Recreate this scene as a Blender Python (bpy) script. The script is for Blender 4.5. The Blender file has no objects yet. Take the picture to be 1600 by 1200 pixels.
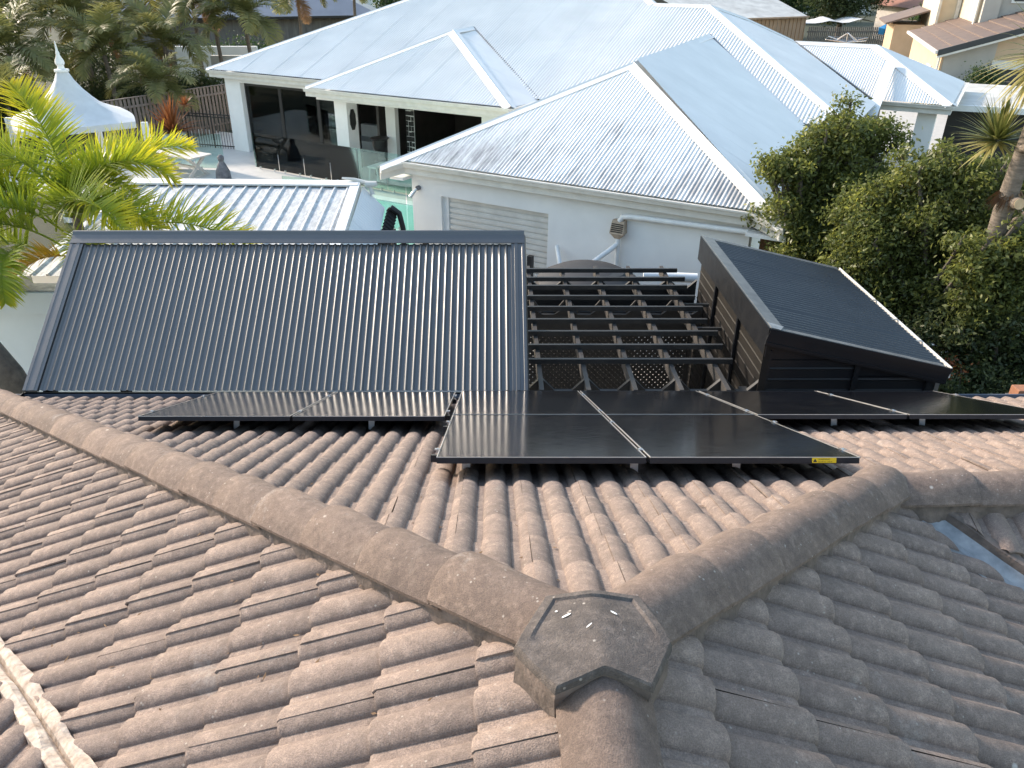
import bpy, bmesh, math, random
import numpy as np
from mathutils import Vector, Matrix

R = math.radians
rnd = random.Random(7)
scene = bpy.context.scene
col = scene.collection

# ------------------------------------------------------------------ camera, sky, sun, exposure
cam_d = bpy.data.cameras.new('camera')
cam = bpy.data.objects.new('camera', cam_d)
col.objects.link(cam)
cam.location = (0, 0, 6.7)
cam.rotation_euler = (R(90 - 28.417), 0, 0)
cam_d.sensor_width = 36
cam_d.lens = 1227.4 / 1600 * 36
cam_d.shift_x = (800 - 771.25) / 1600
cam_d.clip_start = 0.05
cam_d.clip_end = 2000
scene.camera = cam

SUN_AZ, SUN_EL = -54.0, 27.0            # degrees left of straight ahead, above the horizon
world = bpy.data.worlds.new('World')
scene.world = world
world.use_nodes = True
wn = world.node_tree.nodes
sky = wn.new('ShaderNodeTexSky')
sky.sky_type = 'NISHITA'
sky.sun_disc = False
sky.sun_elevation = R(SUN_EL)
sky.sun_rotation = R(SUN_AZ)
sky.air_density = 1.6
sky.dust_density = 1.4
sky.ozone_density = 1.2
wn['Background'].inputs['Strength'].default_value = 0.15
world.node_tree.links.new(sky.outputs[0], wn['Background'].inputs[0])
sd = bpy.data.lights.new('sun', 'SUN')
sd.energy = 2.6
sd.angle = R(4.5)
sd.color = (1.0, 0.86, 0.72)
sun = bpy.data.objects.new('sun', sd)
col.objects.link(sun)
sdir = Vector((math.sin(R(SUN_AZ)) * math.cos(R(SUN_EL)), math.cos(R(SUN_AZ)) * math.cos(R(SUN_EL)), math.sin(R(SUN_EL))))
sun.rotation_euler = sdir.to_track_quat('Z', 'Y').to_euler()
sun.location = sdir * 60
vs = scene.view_settings
vs.view_transform = 'Standard'
vs.look = 'None'
vs.gamma = 1.0
vs.exposure = 1.3
vs.use_curve_mapping = False

# ------------------------------------------------------------------ materials
MATS = {}


def new_mat(name):
    m = bpy.data.materials.new(name)
    m.use_nodes = True
    MATS[name] = m
    nt = m.node_tree
    return m, nt, nt.nodes['Principled BSDF']


def nd(nt, kind, **kw):
    n = nt.nodes.new('ShaderNode' + kind)
    for k, v in kw.items():
        if k in n.inputs.keys():
            n.inputs[k].default_value = v
        else:
            setattr(n, k, v)
    return n


def pos(nt, scale=(1, 1, 1), rotz=0.0, rot=(0, 0, 0)):
    g = nd(nt, 'NewGeometry')
    mp = nd(nt, 'Mapping')
    mp.inputs['Scale'].default_value = scale
    mp.inputs['Rotation'].default_value = (rot[0], rot[1], rot[2] + rotz)
    nt.links.new(g.outputs['Position'], mp.inputs['Vector'])
    return mp.outputs[0]


def noise(nt, vec, scale, detail=4.0, rough=0.55):
    n = nd(nt, 'TexNoise')
    n.inputs['Scale'].default_value = scale
    n.inputs['Detail'].default_value = detail
    n.inputs['Roughness'].default_value = rough
    nt.links.new(vec, n.inputs['Vector'])
    return n.outputs['Fac']


def ramp(nt, fac, lo, hi, a=0.0, b=1.0):
    r = nd(nt, 'MapRange')
    r.inputs['From Min'].default_value = lo
    r.inputs['From Max'].default_value = hi
    r.inputs['To Min'].default_value = a
    r.inputs['To Max'].default_value = b
    nt.links.new(fac, r.inputs['Value'])
    return r.outputs[0]


def mixc(nt, fac, a, b, blend='MIX'):
    m = nd(nt, 'Mix', data_type='RGBA', blend_type=blend)
    if isinstance(fac, float):
        m.inputs[0].default_value = fac
    else:
        nt.links.new(fac, m.inputs[0])
    for s, v in ((6, a), (7, b)):
        if isinstance(v, tuple):
            m.inputs[s].default_value = (*v, 1)
        else:
            nt.links.new(v, m.inputs[s])
    return m.outputs[2]


def bump(nt, bs, h, strength, dist=0.01):
    b = nd(nt, 'Bump')
    b.inputs['Strength'].default_value = strength
    b.inputs['Distance'].default_value = dist
    nt.links.new(h, b.inputs['Height'])
    nt.links.new(b.outputs[0], bs.inputs['Normal'])


def plain(name, c1, c2=None, scale=3.0, rough=0.6, metal=0.0, bsc=0.0, bst=0.2, stretch=(1, 1, 1), spec=0.5, lo=.3, hi=.7, rvar=0.0):
    m, nt, bs = new_mat(name)
    bs.inputs['Roughness'].default_value = rough
    bs.inputs['Metallic'].default_value = metal
    bs.inputs['Specular IOR Level'].default_value = spec
    v = pos(nt, stretch)
    if c2 is None:
        c2 = tuple(x * 0.86 for x in c1)
    n = noise(nt, v, scale)
    nt.links.new(mixc(nt, ramp(nt, n, lo, hi), c1, c2), bs.inputs['Base Color'])
    if rvar:
        nt.links.new(ramp(nt, noise(nt, v, scale * 3), .3, .7, rough - rvar, rough + rvar), bs.inputs['Roughness'])
    if bsc:
        bump(nt, bs, noise(nt, v, bsc, 5), bst)
    return m


def tile_mat(name, ca, cb, cc, spots=0.5, dark=.8):
    m, nt, bs = new_mat(name)
    v = pos(nt)
    base = mixc(nt, ramp(nt, noise(nt, v, 1.6, 7, .7), .38, .62), ca, cb)
    base = mixc(nt, ramp(nt, noise(nt, v, 7.0, 6, .7), .42, .75), base, cc)
    oi = nd(nt, 'ObjectInfo')
    base = mixc(nt, ramp(nt, oi.outputs['Random'], 0, 1, 0.0, 0.55), base, tuple(x * dark for x in cb))
    base = mixc(nt, ramp(nt, noise(nt, v, 26.0, 5, .75), .48, .72, 0, .55), base, tuple(x * 1.45 for x in cc))
    base = mixc(nt, ramp(nt, noise(nt, v, 17.0, 5, .75), .5, .75, 0, .6), base, tuple(x * .55 for x in cb))
    wr = nd(nt, 'Attribute', attribute_name='wear_shade')
    base = mixc(nt, ramp(nt, wr.outputs['Fac'], 0, .85, .5, 0), base, tuple(x * .62 for x in cb))  # weathering plus painted shade: darker below the overlapping nose, paler towards the lower edge
    grain = noise(nt, v, 230.0, 3, .7)
    base = mixc(nt, ramp(nt, grain, .35, .65, 0, .85), base, mixc(nt, 0.55, base, (.05, .042, .036)))
    # pale lichen freckles and streaks
    vo = nd(nt, 'TexVoronoi')
    vo.inputs['Scale'].default_value = 34.0
    vo.inputs['Randomness'].default_value = 1.0
    nt.links.new(v, vo.inputs['Vector'])
    sp = ramp(nt, vo.outputs['Distance'], .10, .17, 1, 0)
    pick = ramp(nt, noise(nt, v, 11.0, 2), .52, .62)
    mul = nd(nt, 'Math', operation='MULTIPLY')
    nt.links.new(sp, mul.inputs[0])
    nt.links.new(pick, mul.inputs[1])
    sc = nd(nt, 'Math', operation='MULTIPLY')
    nt.links.new(mul.outputs[0], sc.inputs[0])
    sc.inputs[1].default_value = spots
    base = mixc(nt, sc.outputs[0], base, (.42, .38, .34))
    big = nd(nt, 'TexVoronoi')
    big.inputs['Scale'].default_value = 5.5
    nt.links.new(v, big.inputs['Vector'])
    bsp = ramp(nt, big.outputs['Distance'], .04, .075, 1, 0)
    bm_ = nd(nt, 'Math', operation='MULTIPLY')
    nt.links.new(bsp, bm_.inputs[0])
    nt.links.new(ramp(nt, noise(nt, v, 3.3, 2), .6, .63), bm_.inputs[1])
    base = mixc(nt, bm_.outputs[0], base, (.5, .46, .42))
    base = mixc(nt, ramp(nt, noise(nt, pos(nt, (1.0, .8, 1.0)), 2.1, 8, .8), .60, .74, 0, .55), base, (.46, .42, .385))
    # chalky pale runs
    v2 = pos(nt, (9, 3, 3))
    base = mixc(nt, ramp(nt, noise(nt, v2, 2.2, 8, .75), .58, .8, 0, .4), base, (.36, .31, .26))
    nt.links.new(base, bs.inputs['Base Color'])
    bs.inputs['Roughness'].default_value = .86
    bs.inputs['Specular IOR Level'].default_value = .25
    add = nd(nt, 'Math', operation='ADD')
    nt.links.new(grain, add.inputs[0])
    nt.links.new(noise(nt, v, 45.0, 4), add.inputs[1])
    bump(nt, bs, add.outputs[0], .8, .005)
    return m


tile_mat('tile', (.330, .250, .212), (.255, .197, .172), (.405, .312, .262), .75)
tile_mat('cap', (.250, .183, .152), (.180, .135, .116), (.310, .232, .190), .7)
tile_mat('junction', (.140, .118, .108), (.088, .078, .075), (.195, .162, .145), .9)
plain('mortar', (.19, .148, .128), (.085, .068, .060), 14, .9, bsc=60, bst=.6)
plain('old_mortar', (.56, .48, .41), (.30, .23, .18), 22, .95, bsc=45, bst=.9)
plain('underlay', (.03, .028, .026), rough=.9)
plain('galv', (.40, .40, .40), (.20, .21, .22), 12, .5, .55, bsc=25, bst=.3)
plain('aluminium', (.72, .72, .72), (.6, .6, .6), 20, .3, .9)
plain('frame_black', (.022, .024, .03), (.016, .017, .022), 20, .32, .3)
plain('edge_glint', (.60, .57, .54), (.5, .48, .46), 20, .3, .5)  # pale colour painted in for the glint along the panel frame edges
plain('black_steel', (.009, .010, .013), (.012, .013, .015), 3, .38, 0.0, rvar=.06, spec=.25)
plain('slate_steel', (.040, .039, .039), (.050, .049, .048), 2.5, .35, 0.0, rvar=.03, spec=.5)
MATS['slate_steel'].node_tree.nodes['Principled BSDF'].inputs['IOR'].default_value = 1.95
plain('blue_steel', (.034, .036, .039), (.044, .046, .049), 2.5, .30, 0.0, rvar=.05, spec=.6)
plain('dusty_flashing', (.16, .165, .165), (.09, .095, .1), 8, .5, .1, bsc=30, bst=.1)
plain('brown_black', (.018, .0155, .0135), (.011, .010, .0095), 3, .55, 0, stretch=(1, 1, 3), rvar=.05, spec=.2)
plain('black_wood', (.011, .011, .012), (.022, .021, .020), 8, .6, bsc=30, bst=.2, stretch=(1, .2, 1))
plain('worn_wood', (.058, .050, .044), (.024, .022, .020), 7, .7, bsc=40, bst=.3, stretch=(1, .25, 1))
plain('white_wall', (.80, .795, .78), (.72, .715, .70), 1.6, .75, bsc=40, bst=.05, lo=.35, hi=.8)
plain('white_paint', (.80, .80, .79), (.70, .70, .68), 4, .5)
plain('cream_paint', (.70, .68, .63), (.58, .56, .52), 4, .55)
plain('white_pipe', (.80, .81, .81), (.70, .71, .71), 6, .35)
plain('rusty_cream', (.50, .40, .30), (.36, .27, .2), 12, .7)
plain('white_roof', (.76, .75, .73), (.66, .655, .64), .8, .42, .0, spec=.5)
plain('roof_cap_white', (.70, .70, .69), (.63, .63, .62), 2, .45)
plain('paving', (.50, .47, .43), (.42, .40, .37), 3, .75)
plain('terrace_tile', (.62, .60, .57), (.55, .53, .50), 2, .45)
plain('earth', (.045, .048, .026), (.028, .036, .016), .6, .95)
plain('lawn', (.06, .09, .025), (.10, .11, .04), 1.2, .95)
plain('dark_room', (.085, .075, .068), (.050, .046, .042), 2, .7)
plain('timber', (.24, .19, .155), (.14, .115, .10), 6, .8, bsc=30, bst=.3, stretch=(1, 1, .15))
plain('grey_timber', (.20, .185, .17), (.11, .10, .095), 6, .8, stretch=(1, 1, .15))
plain('terracotta', (.36, .16, .085), (.27, .12, .065), 10, .8)
plain('tank', (.030, .026, .025), (.024, .021, .021), 4, .6)
plain('table_wood', (.66, .62, .56), (.56, .52, .46), 6, .6, stretch=(1, .2, 1))
plain('wicker', (.34, .17, .07), (.18, .09, .04), 30, .6)
plain('bronze', (.20, .155, .075), (.12, .09, .045), 4, .35, .5)
plain('iron', (.018, .017, .017), rough=.5)
plain('red_cloth', (.5, .02, .05), rough=.8)
plain('blue_cloth', (.05, .30, .62), rough=.8)
plain('stone_grey', (.20, .20, .21), (.09, .09, .1), 8, .8)
plain('render_orange', (.58, .42, .28), (.50, .36, .24), 1.5, .85)
plain('render_cream', (.60, .51, .38), (.53, .45, .33), 1.5, .85)
plain('render_grey', (.46, .43, .39), (.40, .37, .34), 1.5, .85)
plain('tan_steel', (.40, .30, .215), (.34, .25, .18), 2, .6)
plain('pale_roof', (.62, .60, .56), (.42, .40, .37), 1.2, .6, stretch=(1, 1, 1))
plain('brown_tile', (.12, .085, .072), (.165, .118, .098), 2.5, .7)
plain('red_tile', (.30, .13, .08), (.2, .09, .06), 2.5, .8)
plain('blue_roof', (.13, .15, .19), (.10, .115, .15), 1, .5)
plain('charcoal_door', (.035, .04, .045), rough=.5)
plain('sail_white', (.60, .61, .62), rough=.8)
plain('screw', (.04, .045, .05), rough=.4, metal=.6)
plain('bolt', (.75, .75, .76), rough=.25, metal=.9)
plain('trunk_grey', (.22, .18, .145), (.10, .08, .065), 10, .9, bsc=25, bst=.8, stretch=(1, 1, 4))
plain('bark', (.15, .125, .10), (.07, .06, .05), 9, .9, bsc=30, bst=.7)
plain('cut_wood', (.62, .45, .27), (.50, .34, .2), 20, .8)
plain('dead_leaf', (.20, .12, .06), (.12, .07, .04), 8, .9)
plain('car_white', (.75, .76, .77), rough=.25)

m, nt, bs = new_mat('dirty_roof')
v = pos(nt, (1, 1, 1), rotz=R(31))
mp = nd(nt, 'Mapping')
mp.inputs['Scale'].default_value = (7, .9, 1)
nt.links.new(v, mp.inputs['Vector'])
st = noise(nt, mp.outputs[0], 1.0, 9, .78)
sep = nd(nt, 'SeparateXYZ')
nt.links.new(v, sep.inputs[0])
grime = ramp(nt, sep.outputs[1], 16.6, 13.6, -.16, .13)
add = nd(nt, 'Math', operation='ADD')
nt.links.new(st, add.inputs[0])
nt.links.new(grime, add.inputs[1])
patch = nd(nt, 'Math', operation='ADD')
nt.links.new(add.outputs[0], patch.inputs[0])
nt.links.new(ramp(nt, noise(nt, v, .55, 3), .3, .7, -.10, .10), patch.inputs[1])
c = mixc(nt, ramp(nt, patch.outputs[0], .50, .74), (.73, .73, .72), (.31, .305, .305))
c = mixc(nt, ramp(nt, noise(nt, v, 22, 5, .8), .56, .75, 0, .5), c, (.40, .39, .38))
nt.links.new(c, bs.inputs['Base Color'])
bs.inputs['Roughness'].default_value = .6

m, nt, bs = new_mat('lichen_roof')
v = pos(nt, (3.2, 1.0, 1))
c = mixc(nt, ramp(nt, noise(nt, v, 4, 9, .85), .38, .56, 0, .9), (.62, .63, .63), (.30, .31, .32))
nt.links.new(c, bs.inputs['Base Color'])
bs.inputs['Roughness'].default_value = .6

m, nt, bs = new_mat('panel_glass')
bs.inputs['Base Color'].default_value = (.0045, .005, .0075, 1)
v = pos(nt, (1, 1, 1))
nt.links.new(ramp(nt, noise(nt, pos(nt, (2, 14, 2)), 6, 4), .3, .75, .10, .20), bs.inputs['Roughness'])
bs.inputs['Specular IOR Level'].default_value = .5
dust = ramp(nt, noise(nt, v, 3.0, 8, .7), .5, .85, 0, .035)
nt.links.new(mixc(nt, dust, (.0045, .005, .0075), (.4, .38, .35)), bs.inputs['Base Color'])


def glassy(name, tint, gloss, rough=.02, body=0.0, bodycol=(.02, .02, .02)):
    m, nt, bs = new_mat(name)
    nt.nodes.remove(bs)
    tr = nd(nt, 'BsdfTransparent')
    tr.inputs[0].default_value = (*tint, 1)
    gl = nd(nt, 'BsdfGlossy')
    gl.inputs['Roughness'].default_value = rough
    gl.inputs[0].default_value = (.9, .95, .95, 1)
    df = nd(nt, 'BsdfDiffuse')
    df.inputs[0].default_value = (*bodycol, 1)
    m0 = nd(nt, 'MixShader')
    m0.inputs[0].default_value = body
    nt.links.new(tr.outputs[0], m0.inputs[1])
    nt.links.new(df.outputs[0], m0.inputs[2])
    fr = nd(nt, 'Fresnel', IOR=1.45)
    mm = nd(nt, 'Math', operation='MULTIPLY')
    nt.links.new(fr.outputs[0], mm.inputs[0])
    mm.inputs[1].default_value = gloss
    mx = nd(nt, 'MixShader')
    nt.links.new(mm.outputs[0], mx.inputs[0])
    nt.links.new(m0.outputs[0], mx.inputs[1])
    nt.links.new(gl.outputs[0], mx.inputs[2])
    nt.links.new(mx.outputs[0], nt.nodes['Material Output'].inputs[0])


glassy('fence_glass', (.78, .90, .87), 1.0)
glassy('dark_glass', (.62, .62, .63), 1.3)
m, nt, bs = new_mat('pool_water')
bs.inputs['Base Color'].default_value = (.30, .55, .48, 1)
bs.inputs['Roughness'].default_value = .06
bump(nt, bs, noise(nt, pos(nt), 5, 3), .12, .02)


def leaf_mat(name, c0, c1, c2, rough=.5, trans=.35):
    """colour runs c0 -> c1 -> c2 with the leaf's own 'tint' attribute"""
    m, nt, bs = new_mat(name)
    at = nd(nt, 'Attribute', attribute_name='tint')
    oi = nd(nt, 'ObjectInfo')
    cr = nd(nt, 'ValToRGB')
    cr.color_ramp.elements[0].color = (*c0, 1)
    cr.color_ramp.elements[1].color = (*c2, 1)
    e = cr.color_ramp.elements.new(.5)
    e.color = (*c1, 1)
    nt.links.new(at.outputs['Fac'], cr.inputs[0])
    nt.links.new(cr.outputs[0], bs.inputs['Base Color'])
    bs.inputs['Roughness'].default_value = rough
    tl = nd(nt, 'BsdfTranslucent')
    nt.links.new(cr.outputs[0], tl.inputs[0])
    mx = nd(nt, 'MixShader')
    mx.inputs[0].default_value = trans
    nt.links.new(bs.outputs[0], mx.inputs[1])
    nt.links.new(tl.outputs[0], mx.inputs[2])
    nt.links.new(mx.outputs[0], nt.nodes['Material Output'].inputs[0])


leaf_mat('leaf_tree', (.090, .112, .032), (.165, .188, .048), (.40, .40, .08), .45, .5)
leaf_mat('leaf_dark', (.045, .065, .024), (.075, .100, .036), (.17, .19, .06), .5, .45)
leaf_mat('leaf_hedge', (.025, .055, .014), (.045, .085, .020), (.09, .13, .03))
leaf_mat('leaf_golden', (.14, .21, .024), (.34, .40, .028), (.82, .66, .03), .42, .5)
leaf_mat('leaf_dry', (.35, .22, .02), (.50, .30, .02), (.55, .38, .05), .5, .4)
leaf_mat('leaf_palm', (.13, .145, .05), (.22, .22, .075), (.42, .37, .15), .5, .5)
leaf_mat('leaf_palm_dead', (.20, .11, .05), (.27, .14, .06), (.33, .2, .1), .7)
leaf_mat('leaf_spiky', (.085, .11, .03), (.15, .17, .045), (.42, .36, .13), .45)
leaf_mat('leaf_rust', (.16, .05, .018), (.30, .10, .03), (.42, .19, .07), .5)

# ------------------------------------------------------------------ mesh helpers


class MB:
    def __init__(self):
        self.v, self.f, self.t = [], [], []

    def add(self, vs, fs):
        k = len(self.v)
        self.v += [tuple(p) for p in vs]
        self.f += [tuple(i + k for i in q) for q in fs]
        return self

    def hexa(self, p):
        return self.add(p, [(0, 3, 2, 1), (4, 5, 6, 7), (0, 1, 5, 4), (1, 2, 6, 5), (2, 3, 7, 6), (3, 0, 4, 7)])

    def box(self, x0, x1, y0, y1, z0, z1, f=None):
        p = [(x0, y0, z0), (x1, y0, z0), (x1, y1, z0), (x0, y1, z0), (x0, y0, z1), (x1, y0, z1), (x1, y1, z1), (x0, y1, z1)]
        if f:
            p = [f(*q) for q in p]
        return self.hexa(p)

    def beam(self, a, b, w, h, up=(0, 0, 1)):
        a, b, up = Vector(a), Vector(b), Vector(up)
        d = (b - a).normalized()
        s = d.cross(up).normalized() * (w / 2)
        n = s.cross(d).normalized() * (h / 2)
        return self.hexa([a - s - n, a + s - n, b + s - n, b - s - n, a - s + n, a + s + n, b + s + n, b - s + n])

    def tube(self, pts, r, n=8, cap=True):
        pts = [Vector(p) for p in pts]
        rs = r if isinstance(r, (list, tuple)) else [r] * len(pts)
        k = len(self.v)
        ref = None
        for i, p in enumerate(pts):
            d = (pts[min(i + 1, len(pts) - 1)] - pts[max(i - 1, 0)]).normalized()
            if ref is None:
                ref = Vector((1, 0, 0)) if abs(d.x) < .8 else Vector((0, 1, 0))
            s = d.cross(ref).normalized()
            t = d.cross(s).normalized()
            ref = s.cross(d)
            for j in range(n):
                a = 2 * math.pi * j / n
                self.v.append(tuple(p + (s * math.cos(a) + t * math.sin(a)) * rs[i]))
        for i in range(len(pts) - 1):
            for j in range(n):
                a, b = k + i * n + j, k + i * n + (j + 1) % n
                self.f.append((a, b, b + n, a + n))
        if cap:
            self.f.append(tuple(k + j for j in range(n))[::-1])
            self.f.append(tuple(k + (len(pts) - 1) * n + j for j in range(n)))
        return self

    def lathe(self, prof, c, n=20):
        k = len(self.v)
        for r, z in prof:
            for j in range(n):
                a = 2 * math.pi * j / n
                self.v.append((c[0] + r * math.cos(a), c[1] + r * math.sin(a), c[2] + z))
        for i in range(len(prof) - 1):
            for j in range(n):
                a, b = k + i * n + j, k + i * n + (j + 1) % n
                self.f.append((a, b, b + n, a + n))
        self.f.append(tuple(k + j for j in range(n))[::-1])
        self.f.append(tuple(k + (len(prof) - 1) * n + j for j in range(n)))
        return self

    def prism(self, poly, vec):
        """polygon (3d points) pushed along vec"""
        n = len(poly)
        vec = Vector(vec)
        a = [Vector(p) for p in poly]
        fs = [tuple(range(n))[::-1], tuple(range(n, 2 * n))]
        fs += [(i, (i + 1) % n, n + (i + 1) % n, n + i) for i in range(n)]
        return self.add(a + [p + vec for p in a], fs)

    def build(self, name, mat, parent=None, smooth=False, tint=None, bevel=0):
        me = bpy.data.meshes.new(name)
        o = Vector((0, 0, 0))
        p = parent
        while p is not None:
            o = o + p.location
            p = p.parent
        me.from_pydata([(x - o.x, y - o.y, z - o.z) for x, y, z in self.v], [], self.f)
        me.materials.append(MATS[mat])
        if smooth:
            me.polygons.foreach_set('use_smooth', [True] * len(me.polygons))
            if smooth != 'all':
                me.set_sharp_from_angle(angle=R(35))
        if tint is not None:
            at = me.attributes.new('tint', 'FLOAT', 'POINT')
            at.data.foreach_set('value', tint)
        me.update()
        ob = bpy.data.objects.new(name, me)
        col.objects.link(ob)
        ob.parent = parent
        if bevel:
            b = ob.modifiers.new('edge', 'BEVEL')
            b.width = bevel
            b.segments = 2
            b.limit_method = 'ANGLE'
        return ob


def thing(name, label, cat, loc=(0, 0, 0), group=None):
    o = bpy.data.objects.new(name, None)
    o.empty_display_size = .2
    col.objects.link(o)
    o.location = loc
    return tag(o, label, cat, group)


def tag(o, label, cat, group=None):
    o['label'] = label
    o['category'] = cat
    if group:
        o['group'] = group
    return o


def struct(o):
    o['kind'] = 'structure'
    return o


def stuff(o):
    o['kind'] = 'stuff'
    return o


def link_copy(mesh_ob, name, parent, loc, rot=None, scale=None):
    c = bpy.data.objects.new(name, mesh_ob.data if hasattr(mesh_ob, 'data') else mesh_ob)
    col.objects.link(c)
    c.parent = parent
    c.location = loc
    if rot is not None:
        c.rotation_euler = rot
    if scale is not None:
        c.scale = scale
    return c


def corrugated(poly, down, parent, mat, name='roof_sheet', pitch=.076, depth=.018, ns=6, per=10, lift=.0, prof=None):
    """ribbed sheets covering a planar polygon, ribs along 'down'; each sheet an object"""
    P = [Vector(p) for p in poly]
    n = Vector((0, 0, 0))
    for i in range(len(P)):
        n += P[i].cross(P[(i + 1) % len(P)])
    n.normalize()
    if n.z < 0:
        n = -n
    d = Vector(down)
    d = (d - n * d.dot(n)).normalized()
    a = d.cross(n).normalized()
    o = P[0]
    S = [((p - o).dot(a), (p - o).dot(d)) for p in P]
    smin, smax = min(s for s, t in S), max(s for s, t in S)
    step = pitch / ns

    def span(s):
        ts = []
        for i in range(len(S)):
            (s0, t0), (s1, t1) = S[i], S[(i + 1) % len(S)]
            if abs(s1 - s0) < 1e-9:
                continue
            k = (s - s0) / (s1 - s0)
            if -1e-6 <= k <= 1 + 1e-6:
                ts.append(t0 + (t1 - t0) * k)
        return (min(ts), max(ts)) if ts else None
    nsheet = max(1, int(math.ceil((smax - smin) / (pitch * per))))
    out = []
    for q in range(nsheet):
        s0 = smin + q * pitch * per
        s1 = min(s0 + pitch * per + pitch * .5, smax)
        m = MB()
        cnt = int(max(2, round((s1 - s0) / step)))
        prev = None
        for i in range(cnt + 1):
            s = min(max(s0 + (s1 - s0) * i / cnt, smin + 1e-5), smax - 1e-5)
            sp = span(s)
            if sp is None:
                prev = None
                continue
            ph = (s - smin) / pitch
            z = prof(ph % 1.0) * depth if prof else depth * .5 * (1 + math.cos(2 * math.pi * ph))
            z += lift + (.003 if q % 2 else 0)
            p0 = o + a * s + d * sp[0] + n * z
            p1 = o + a * s + d * sp[1] + n * z
            k = len(m.v)
            m.v += [tuple(p0), tuple(p1)]
            if prev is not None:
                m.f.append((prev, prev + 1, k + 1, k))
            prev = k
        if m.f:
            ob = m.build(name, mat, parent, smooth='all')
            out.append(ob)
    return out


def cap_strip(p, q, sa, sb, w, parent, mat, name='ridge_cap', lift=.03, bead=.02):
    """folded metal ridge or hip capping from p to q; sa, sb point down each slope"""
    p, q, sa, sb = Vector(p), Vector(q), Vector(sa).normalized(), Vector(sb).normalized()
    up = Vector((0, 0, 1))
    m = MB()
    sec = [sa * w - up * .012, sa * w, sa * w * .18 + up * .0, up * bead, sb * w * .18, sb * w, sb * w - up * .012]
    for e in (p, q):
        m.v += [tuple(e + s + up * lift) for s in sec]
    k = len(sec)
    m.f = [(i, i + 1, k + i + 1, k + i) for i in range(k - 1)]
    return m.build(name, mat, parent)


UA = R(31)
UX, UY, WX, WY = math.cos(UA), -math.sin(UA), math.sin(UA), math.cos(UA)


def H(u, w, z):
    """neighbour's house frame: u along its front, w away from us"""
    return Vector((UX * u + WX * w, UY * u + WY * w, z))


# ------------------------------------------------------------------ ground
g = MB()
g.add([(-600, -200, -.02), (600, -200, -.02), (600, 900, -.02), (-600, 900, -.02)], [(0, 1, 2, 3)])
struct(g.build('ground', 'earth'))
g = MB()
g.add([(-9, 7.3, 0), (9, 7.3, 0), (9, 14, 0), (-9, 18, 0)], [(0, 1, 2, 3)])
struct(g.build('yard_paving', 'paving'))
g = MB()
g.add([H(-30, 14.3, .004), H(-9.4, 14.3, .004), H(-9.4, 24.5, .004), H(-30, 24.5, .004)], [(0, 1, 2, 3)])
struct(g.build('terrace', 'terrace_tile'))
g = MB()
g.add([(12, 22, .002), (60, 10, .002), (60, 60, .002), (24, 60, .002)], [(0, 1, 2, 3)])
struct(g.build('driveway', 'paving'))

# ------------------------------------------------------------------ the tiled house we stand on
TH = R(22.95)
T, CT, ST = math.tan(TH), math.cos(TH), math.sin(TH)
AX, AY, AZ = .285, 1.58, 5.03          # where the ridge meets the two hips
HS = 1.68                              # how far the right hip runs before the wing's ridge
JX, JY, JZ = AX + HS, AY + HS, AZ - T * HS
EAVE = 7.04
house = thing('tiled_house', 'house with brown concrete tile hip roof in the foreground', 'house', (0, 4, 0))


def zN(x, y): return AZ - T * (y - AY)
def zW(x, y): return AZ - T * (AX - x)
def zE(x, y): return AZ - T * (x - AX)
def zS(x, y): return JZ - T * (JY - y)


wl = MB()
wl.box(-4.7, 12, -6, 6.45, 0, 2.45)
wl.build('wall', 'white_wall', house)
deck = MB()
D_ = .075
xl = AX - (EAVE - AY)
polys = [
    [(AX, AY), (xl, EAVE), (12, EAVE), (12, JY), (JX, JY)],
    [(AX, AY), (AX, -2.5), (AX - 1e-4 - (EAVE - AY), -2.5), (xl, EAVE)],
    [(AX, AY), (JX, JY), (JX + 5, JY - 5), (AX, JY - 5)],
    [(JX, JY), (12, JY), (12, JY - 5), (JX + 5, JY - 5)],
]
for poly, zf in zip(polys, (zN, zW, zE, zS)):
    vs_ = [(x, y, zf(x, y) - D_) for x, y in poly]
    deck.add(vs_, [tuple(range(len(vs_)))])
roof = deck.build('roof', 'underlay', house)

# one interlocking tile: two rolls, a lap joint just left of a crest
TW, GA, TL = .30, .33, .39


def roll(x):
    d = abs(((x + .075) % .15) - .075) / .0575
    if d >= 1:
        return 0.0
    return .034 * (1 - d * d) ** .60


def tile_points(clip=None):
    xs = [-.018, -.0179, -.006, .006, .018, .030, .041, .049, .0545, .0575, .061, .089, .0925, .0955, .101, .109, .120, .135, .15, .165, .180, .191, .199, .2045, .2075, .211, .239, .2425, .2455, .251, .259, .270, .281]
    return xs


XS = tile_points()
SAG = .036


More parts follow.
